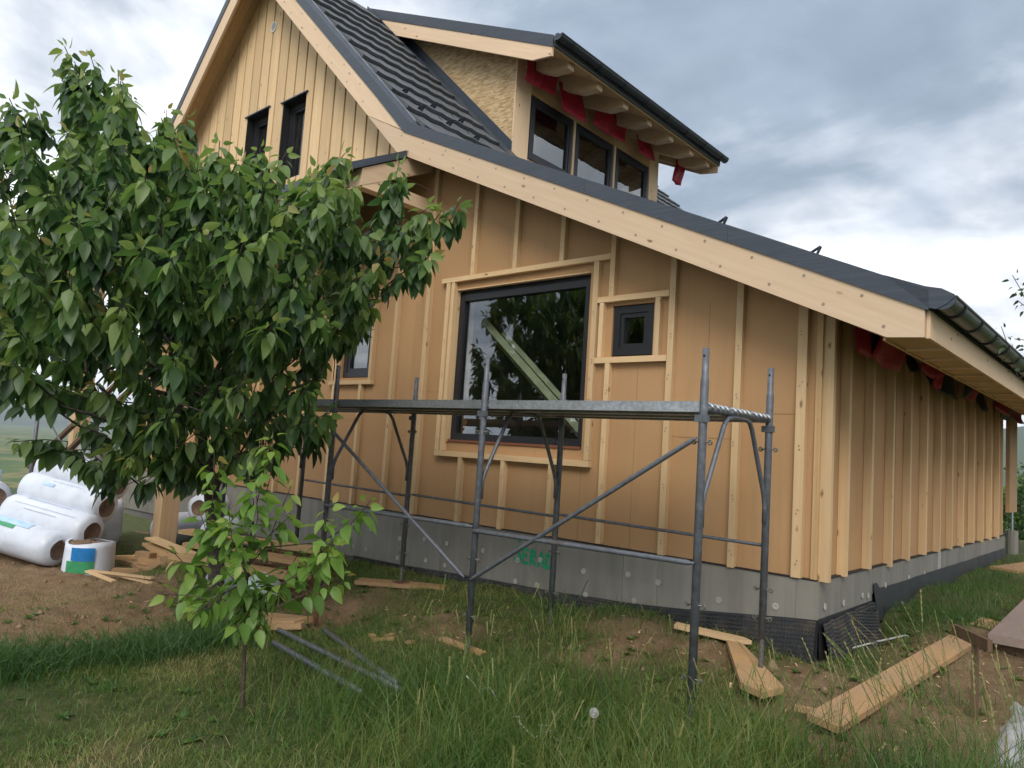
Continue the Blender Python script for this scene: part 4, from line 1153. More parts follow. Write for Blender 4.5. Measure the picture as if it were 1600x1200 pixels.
# three steel tubes on the ground
for (p, q), lb in ((((-3.36,-2.66),(-1.92,-2.86)), 'nearest of three grey steel tubes lying in the grass'), (((-3.72,-2.40),(-1.72,-2.68)), 'middle and longest of three grey steel tubes lying in the grass'), (((-3.50,-2.08),(-1.86,-2.62)), 'rear of three grey steel tubes lying in the grass')):
    mb = MB(); mb.smooth = True
    mb.tube([(p[0]+(q[0]-p[0])*t, p[1]+(q[1]-p[1])*t, (G(*p)*(1-t)+G(*q)*t)+.055) for t in (0,.5,1)], .024, 10, True)
    o = mb.build('steel_tube', MAT['scaffold_paint'], None, lb, 'tube', 'steel tubes lying in the grass')
# white wire scraps
for i, (x, y) in enumerate(((-.95,-2.45),(-.75,-2.40),(-1.45,-2.35))):
    mb = MB(); pts = []
    for k in range(7): pts.append((x+.05*k+random.uniform(-.015,.015), y+random.uniform(-.03,.03), G(x+.05*k, y)+.06+.03*math.sin(k*1.3+i)))
    mb.tube(pts, .004, 5); mb.build('wire_scrap', MAT['white_wire'], None, ('bent white wire loop in the grass before the middle leg','second white wire end tangled in the grass','short white wire bit left of the wire loop')[i], 'wire')

# ------------------------------------------------------------------ insulation rolls and clutter by the porch
AX = Vector((-.86, -.40, 0.12)).normalized()
PRINTS = {1: [(.15,.60,.30,.72,'pale_blue_print'),(.62,.85,.45,.70,'green_print')], 2: [(.25,.30,.25,.80,'grey_print'),(.75,.78,.12,.85,'grey_print'),(1.0,1.04,.30,.70,'grey_print')], 3: [(.3,.33,.18,.70,'grey_print'),(.6,.63,.25,.62,'grey_print'),(.80,1.0,.55,.70,'pale_blue_print')], 4: [(-.5,.5,.30,.62,'blue_print'),(.65,1.15,.12,.42,'green_print')]}
simple('grey_print', (.42,.46,.56), .4, namp=.25, nscale=20)
def roll(end, r, length, label, open_end=True, axis=AX, print_=0):
    e = Vector(end); d = axis
    o = thing('insulation_roll', e+Vector((0,0,-r)), label, 'insulation roll', 'wrapped insulation rolls by the porch')
    a = d.cross(Vector((0,0,1))).normalized(); b = a.cross(d).normalized()
    prof = [(0,.56),(.012,.78),(.03,.93),(.10,1.0),(.5,1.01),(.9,1.0),(.97,.97),(1.0,.82)]
    mb = MB(); mb.smooth = True; n = 28
    for t, k in prof:
        for q in range(n):
            th = 2*math.pi*q/n; rr = r*k*(1+.018*math.sin(5*th+t*9)+.012*math.sin(11*th-t*17))
            mb.v.append(tuple(e+d*(t*length)+(a*math.cos(th)+b*math.sin(th))*rr))
    for i in range(len(prof)-1):
        for q in range(n): mb.f.append((i*n+q, i*n+(q+1) % n, (i+1)*n+(q+1) % n, (i+1)*n+q))
    m0 = len(prof)-1
    mb.f.append(tuple(m0*n+q for q in range(n)))
    mb.build('wrapper', MAT['white_plastic'], o)
    mb = MB(); mb.smooth = True; rings = [(.60,.006),(.50,.02),(.30,.035),(.10,.06)]
    for k, dd in rings:
        for q in range(n):
            th = 2*math.pi*q/n; mb.v.append(tuple(e+d*dd+(a*math.cos(th)+b*math.sin(th))*r*k*(1+.05*math.sin(3*th+k*8))))
    for i in range(3):
        for q in range(n): mb.f.append((i*n+(q+1) % n, i*n+q, (i+1)*n+q, (i+1)*n+(q+1) % n))
    mb.f.append(tuple(3*n+q for q in range(n))[::-1])
    mb.build('wool_core', MAT['brown_wool'], o)
    if print_:
        for th0, th1, t0, t1, mt in PRINTS[print_]:
            mb = MB(); mb.smooth = True
            # angle measured so that 0 faces the yard and up
            up0 = math.pi*.5
            mb.grid(lambda u, v: tuple(e+d*((t0+(t1-t0)*v)*length)+(a*math.cos(up0+th0+(th1-th0)*u)+b*math.sin(up0+th0+(th1-th0)*u))*r*1.035), 8, 3)
            mb.build('printed_patch', MAT[mt], o)
    return o
roll((-9.15,-2.48,-.90), .245, 1.5, 'white wrapped insulation roll at the bottom of the leaning stack', print_=1)
roll((-9.00,-2.14,-.66), .25, 1.5, 'white insulation roll second from the ground with dark open end', print_=2)
roll((-9.08,-1.96,-.33), .245, 1.45, 'white insulation roll third from the ground with brown open end', print_=3)
roll((-9.15,-1.80,-.02), .245, 1.4, 'topmost white insulation roll of the leaning stack', print_=0)
roll((-10.5,-2.95,-.32), .26, 1.4, 'white roll with green base lying left of the stack', axis=Vector((-.95,-.3,.02)).normalized(), print_=4)
roll((-10.4,-2.9,-.86), .26, 1.4, 'lower white roll at the left edge below the green based roll', axis=Vector((-.95,-.3,.0)).normalized())
roll((-8.75,-.55,-.72), .24, 1.3, 'white roll behind the porch post with a round brown end', axis=Vector((-.6,.8,.0)).normalized())
roll((-9.9,-.85,-.78), .26, 1.2, 'grey shaded roll lying between stack and porch post', axis=Vector((-.3,.95,0)).normalized(), print_=0)
roll((-9.15,-.60,-.36), .22, 1.2, 'pale blue printed roll on top of the roll behind the post', axis=Vector((-.6,.8,0)).normalized(), print_=4)
# the cut roll standing on end
cr_o = thing('cut_insulation_roll', (-8.78,-2.22,-1.14), 'short cut insulation roll standing on end with blue and green print', 'insulation roll')
mb = MB(); mb.smooth = True; n = 32
for z, k in ((-1.14,1.02),(-1.0,1.0),(-.82,.97),(-.74,.96),(-.745,.86)):
    for q in range(n):
        th = 2*math.pi*q/n; mb.v.append((-8.78+.31*k*math.cos(th), -2.22+.31*k*math.sin(th), z+.02*math.sin(2*th+1)*(1 if z > -1 else 0)))
for i in range(4):
    for q in range(n): mb.f.append((i*n+q, i*n+(q+1) % n, (i+1)*n+(q+1) % n, (i+1)*n+q))
mb.build('wrapper', MAT['white_plastic'], cr_o)
mb = MB(); mb.smooth = True
for k, z in ((.9,-.775),(.6,-.755),(.3,-.77),(.05,-.775)):
    for q in range(n): th = 2*math.pi*q/n; mb.v.append((-8.78+.31*k*math.cos(th), -2.22+.31*k*math.sin(th), z+.015*math.sin(5*th)+.02*math.sin(2*th+1)))
for i in range(3):
    for q in range(n): mb.f.append((i*n+q, i*n+(q+1) % n, (i+1)*n+(q+1) % n, (i+1)*n+q))
mb.build('wool_core', MAT['brown_wool'], cr_o)
for th0, th1, z0, z1, mt in ((-1.05,-.15,-.96,-.79,'blue_print'),(-1.25,-.15,-1.12,-.965,'green_print')):
    mb = MB(); mb.smooth = True
    mb.grid(lambda u, v: (-8.78+.325*math.cos(th0+(th1-th0)*u), -2.22+.325*math.sin(th0+(th1-th0)*u), z0+(z1-z0)*v), 10, 2); mb.build('printed_patch', MAT[mt], cr_o)

def boxy(name, c, dims, rz, tilt, mat, label, cat, group=None):
    mb = MB(); l, w, h = dims; mb.box(-l/2, l/2, -w/2, w/2, -h/2, h/2)
    M = Matrix.Translation(c) @ Matrix.Rotation(rz, 4, 'Z') @ Matrix.Rotation(tilt, 4, 'Y')
    mb.v = [tuple(M @ Vector(p)) for p in mb.v]
    return mb.build(name, MAT[mat], None, label, cat, group)
pile = 'timber offcuts at the foot of the porch post'
PILE_L = ['orange timber offcut at the bottom of the pile by the post', 'short thick offcut in front of the pile by the post', 'long tan offcut across the middle of the pile by the post', 'orange block offcut right against the foot of the porch post', 'long flat board near the top of the pile by the post',
    'pale thin board topmost on the pile by the post', 'small angled offcut on the earth before the pile', 'small offcut at the right front of the pile by the post', 'tan offcut at the left end of the pile by the post', 'orange offcut right of the porch post by the trunk', 'short squared block resting on the pile by the post']
for i, (x, y, dz, l, w, h, rz, t, mt) in enumerate(((-8.55,-1.55,.05,.9,.16,.06,.25,.02,'orange_plank_x'),(-8.35,-1.72,.06,.55,.12,.07,-.2,.0,'orange_plank_x'),(-8.50,-1.45,.14,1.0,.14,.05,.1,-.03,'larch_board_x'),
    (-8.15,-1.55,.10,.6,.14,.08,.5,.05,'orange_plank_x'),(-8.75,-1.30,.22,1.1,.18,.04,-.1,.06,'larch_board_x'),(-8.65,-1.15,.30,1.2,.2,.03,.15,.1,'batten_x'),(-8.25,-1.85,.03,.5,.1,.06,.9,0,'orange_plank_x'),(-8.0,-1.7,.05,.45,.12,.05,-.7,.05,'orange_plank_x'),
    (-8.95,-1.55,.12,.7,.12,.05,.6,-.1,'larch_board_x'),(-7.85,-1.45,.05,.6,.1,.06,.2,0,'orange_plank_x'),(-8.45,-1.62,.19,.28,.12,.10,.3,0,'orange_plank_x'))):
    boxy('timber_offcut', (x, y, G(x, y)+dz), (l, w, h), rz, t, mt, PILE_L[i], 'timber', pile)
for (p, q), lb in ((((-8.05,-2.45),(-6.75,-2.22)), 'long thin pale lath lying in front of the cut roll'), (((-8.0,-2.5),(-7.35,-2.42)), 'short pale lath splayed from the long thin lath'), (((-7.55,-2.30),(-6.62,-2.28)), 'second thin lath crossing towards the tall grass')):
    plank_thing('lath', pz(*p, .10 if 'long' in lb else .03), pz(*q, .02), .06, .022, 'batten_x', lb, 'lath')
for i, (p, q, h, lb) in enumerate((((-6.9,-1.75),(-5.0,-1.15),.30,'upper brown board stacked beneath the scaffold behind the sapling'), ((-6.8,-1.95),(-4.95,-1.38),.18,'lower brown board stacked beneath the scaffold behind the sapling'), ((-7.6,-1.5),(-5.4,-.75),.36,'rear brown board stacked near the plinth behind the tree'))):
    plank_thing('stacked_board', (p[0],p[1],-.85+h), (q[0],q[1],-.86+h), .24, .05, 'larch_board_x', lb, 'board')
for i, (p, q, w, lb) in enumerate((((-4.35,-2.35),(-3.72,-2.18),.16,'orange plank end resting on another beside the steel tubes'), ((-4.2,-2.55),(-3.65,-2.20),.09,'narrow orange batten beside the steel tubes'), ((-4.7,-2.1),(-3.95,-1.98),.18,'orange plank under the sapling branches'))):
    plank_thing('orange_offcut', pz(*p, .05), pz(*q, .08 if i else .10), w, .05, 'orange_plank_x', lb, 'plank')
# plastic bags
def bag(name, c, rad, mat, label):
    mb = MB(); mb.smooth = True
    def fn(u, v):
        th = 2*math.pi*u; ph = math.pi*v
        w = .72+.55*float(fbm(np.array(u*6.0 % 6), np.array(v*5.0), 3, int(abs(c[0])*10)))
        if u >= .999: w = .72+.55*float(fbm(np.array(0.0), np.array(v*5.0), 3, int(abs(c[0])*10)))
        return (c[0]+rad[0]*w*math.sin(ph)*math.cos(th), c[1]+rad[1]*w*math.sin(ph)*math.sin(th), c[2]+rad[2]*w*math.cos(ph))
    mb.grid(fn, 22, 14)
    return mb.build(name, MAT[mat], None, label, 'bag')
simple('pale_green_film', (.42,.55,.50), .35, namp=.3, nscale=5)
bag('plastic_bag', (-5.15,-1.75,-.80), (.28,.2,.16), 'pale_green_film', 'crumpled pale green plastic bag beneath the stacked boards')
bag('plastic_bag', (-5.75,-1.85,-.82), (.3,.2,.15), 'grey_sack', 'crumpled grey plastic bag under the boards beside the trunk')
def sack(name, c, dims, mat, label, rz=.3, lean=.1):
    mb = MB(); mb.smooth = True
    def fn(u, v):
        th = 2*math.pi*u; ph = math.pi*v; ce, se = math.cos(th), math.sin(th); cp, spn = math.cos(ph), math.sin(ph)
        pw = lambda t, e: math.copysign(abs(t)**e, t)
        w = 1+.05*math.sin(5*th+3*v*6)
        return Matrix.Rotation(rz, 3, 'Z') @ Matrix.Rotation(lean, 3, 'Y') @ Vector((dims[0]*pw(spn,.4)*pw(ce,.45)*w, dims[1]*pw(spn,.4)*pw(se,.45)*w, dims[2]*pw(cp,.5))) + Vector(c)
    mb.grid(fn, 24, 14)
    return mb.build(name, MAT[mat], None, label, 'sack')
sack('cement_sack', (-11.55,-1.40,.20), (.24,.14,.48), 'grey_sack', 'grey sack standing between the porch posts')
sack('wrapped_pack', (-11.2,-1.45,-.72), (.5,.35,.45), 'white_plastic', 'white wrapped pack supporting the grey sack')
boxy('pallet_pack', (-12.6,-2.9,-.30), (.9,.6,.55), .3, 0, 'pale_blue_print', 'pale blue wrapped pack at the left edge behind the rolls', 'pack')
# second scaffold far left
fs = thing('far_scaffold', (-11.2,-2.4,-1.2), 'dark scaffold pole with crossing braces at the far left', 'scaffold')
mb = MB(); mb.smooth = True; mb.tube([(-11.12,-2.38,-1.25),(-11.05,-2.40,1.6)], .03, 10); mb.build('standard', MAT['scaffold_paint'], fs)
for p, q, w in (((-11.9,-2.2,.05),(-9.9,-1.5,1.75),.08), ((-11.7,-2.1,-.15),(-9.7,-1.5,1.5),.09)):
    MB().beam(p, q, w, .05).build('raking_board', MAT['old_stake'], fs)
mb = MB(); mb.tube([(-11.07,-2.40,1.12),(-10.3,-2.1,.25)], .014, 8); mb.build('brace', MAT['scaffold_paint'], fs)

# ------------------------------------------------------------------ leaves and trees
LT_U = np.array([0,.25,.5,.78,1.0, .25,.5,.78, .25,.5,.78])
LT_W = np.array([0,0,0,0,0, 1.0,.98,.55, -1.0,-.98,-.55])
LT_T = np.array([(0,5,1),(1,5,6),(1,6,2),(2,6,7),(2,7,3),(3,7,4),(0,1,8),(1,9,8),(1,2,9),(2,10,9),(2,3,10),(3,4,10)])
def leaf_local(ratio, curl=.22, fold=.28):
    hw = ratio/2
    return np.stack([LT_U, LT_W*hw, -curl*LT_U**2 + fold*hw*np.abs(LT_W)], 1)      # along, across, normal
def unit(a): return a/np.maximum(np.linalg.norm(a, axis=-1, keepdims=True), 1e-9)
def leaves_mesh(name, base, axis, nrm, size, tint, mat, ratio):
    """all leaves as one mesh"""
    loc = leaf_local(ratio)
    side = np.cross(nrm, axis)
    V = base[:,None,:] + size[:,None,None]*(loc[None,:,0:1]*axis[:,None,:] + loc[None,:,1:2]*side[:,None,:] + loc[None,:,2:3]*nrm[:,None,:])
    n = len(base)
    T = (LT_T[None]+11*np.arange(n)[:,None,None]).reshape(-1,3)
    return npmesh(name, V.reshape(-1,3), T, mat, {'tint': np.repeat(tint, 11)}, smooth=True)
_lt = {}
def leaf_objects(parent, base, axis, nrm, size, tint, mat, ratio, tag):
    """single leaves, alike ones sharing mesh data"""
    side = np.cross(nrm, axis); loc = leaf_local(ratio)
    po = np.array(WL[parent.name])
    for b, a, nn, s, sz, t in zip(base, axis, nrm, side, size, tint):
        k = (tag, int(np.clip(t, 0, .999)*10))
        if k not in _lt: _lt[k] = npmesh('leaf', loc, LT_T, mat, {'tint': np.full(11, (k[1]+.5)/10)}, smooth=True)
        o = bpy.data.objects.new('leaf', _lt[k]); COL.objects.link(o); o.parent = parent
        p = b-po; M = Matrix(((a[0]*sz, s[0]*sz, nn[0]*sz, p[0]), (a[1]*sz, s[1]*sz, nn[1]*sz, p[1]), (a[2]*sz, s[2]*sz, nn[2]*sz, p[2]), (0,0,0,1)))
        o.matrix_local = M
def branch_mesh(nodes, par, rad, name, mat, parent, sides=6, sel=None):
    mb = MB(); mb.smooth = True
    for i, p in enumerate(par):
        if p < 0 or (sel is not None and not sel(i)): continue
        mb.tube([nodes[p], nodes[i]], [rad[p] if rad[p] < rad[i]*2.2 else rad[i]*1.5, rad[i]], sides if rad[i] > .012 else 4, False)
    return mb.build(name, mat, parent)
def grow(root_nodes, root_par, tips, center, shoot_len, up_w, step=.3, seed=1):
    """joins shoot bases to the nearest part of the skeleton"""
    rg = np.random.default_rng(seed)
    nodes = [np.array(n, float) for n in root_nodes]; par = list(root_par); depth = [0.0]
    for i in range(1, len(nodes)): depth.append(depth[par[i]]+np.linalg.norm(nodes[i]-nodes[par[i]]))
    shoots = []
    tips = np.array(tips, float)
    out = unit(tips-np.array(center)); dirs = unit(out*1.0+np.array([0,0,up_w])+rg.normal(0,.22,tips.shape))
    L = shoot_len*rg.uniform(.7,1.25,len(tips))
    bases = tips-dirs*L[:,None]
    order = np.argsort(np.linalg.norm(bases-nodes[len(root_nodes)-1], axis=1))
    for k in order:
        b = bases[k]; A = np.array(nodes); d = np.linalg.norm(A-b, axis=1)
        cost = d+.32*np.array(depth)+np.where(A[:,2] > b[2]+.25, .5, 0)
        j = int(np.argmin(cost)); dist = d[j]; m = max(1, int(dist/step)); prev = j
        for q in range(1, m+1):
            t = q/m; p = nodes[j]*(1-t)+b*t
            if q < m: p = p+rg.normal(0,.035,3)+np.array([0,0,-.10*dist*math.sin(math.pi*t)*.4])
            nodes.append(p); par.append(prev); depth.append(depth[prev]+np.linalg.norm(p-nodes[prev])); prev = len(nodes)-1
        mid = b+dirs[k]*L[k]*.5+rg.normal(0,.015,3)
        nodes.append(mid); par.append(prev); depth.append(depth[prev]+L[k]*.5); nodes.append(tips[k]); par.append(len(nodes)-2); depth.append(depth[prev]+L[k])
        shoots.append((b, mid, tips[k]))
    cnt = np.zeros(len(nodes))
    for i in range(len(nodes)-1, -1, -1):
        if cnt[i] == 0: cnt[i] = 1
        if par[i] >= 0: cnt[par[i]] += cnt[i]
    return nodes, par, cnt, shoots
def shoot_leaves(shoots, per, size, rg, droop=1.0, tip_tint=.9):
    B, A, Nn, S, T = [], [], [], [], []
    for b, m, t in shoots:
        n = int(per*rg.uniform(.75,1.25)); ax = unit(t-b)
        ref = unit(np.cross(ax, np.array([.3,.5,.8]))); r2_ = np.cross(ax, ref)
        ph = rg.uniform(0, 6.28); sv = rg.uniform(-.10,.10)
        for k in range(n):
            u = (k+rg.uniform(.2,.8))/n; u = .08+.92*u**.85
            p = (b*(1-u)+t*u) if True else m
            p = (1-u)**2*b+2*u*(1-u)*m+u*u*t
            th = ph+k*2.4+rg.normal(0,.3)
            rad = ref*math.cos(th)+r2_*math.sin(th)
            tipness = max(0, (u-.82)/.18)
            dv = unit(rad*(.75-.15*tipness)+np.array([0,0,-1.0])*droop*(1.0-.85*tipness)*rg.uniform(.6,1.25)+ax*(.25+.8*tipness)+rg.normal(0,.16,3))
            nn = rad+np.array([0,0,.55])+rg.normal(0,.22,3); nn = unit(nn-dv*np.dot(nn, dv))
            sz = size*rg.uniform(.55,1.2)*(1-.5*tipness)
            B.append(p+rad*.018+dv*.012); A.append(dv); Nn.append(nn); S.append(sz)
            T.append(np.clip(.24+sv*1.5+.44*u**2+rg.normal(0,.11)+tipness*tip_tint*.34, 0, 1))  # crown light and shade put into tint along shoot, plus young-leaf tip colour
    return map(np.array, (B, A, Nn, S, T))
CAMP = np.array((2.105,-6.044,.851))
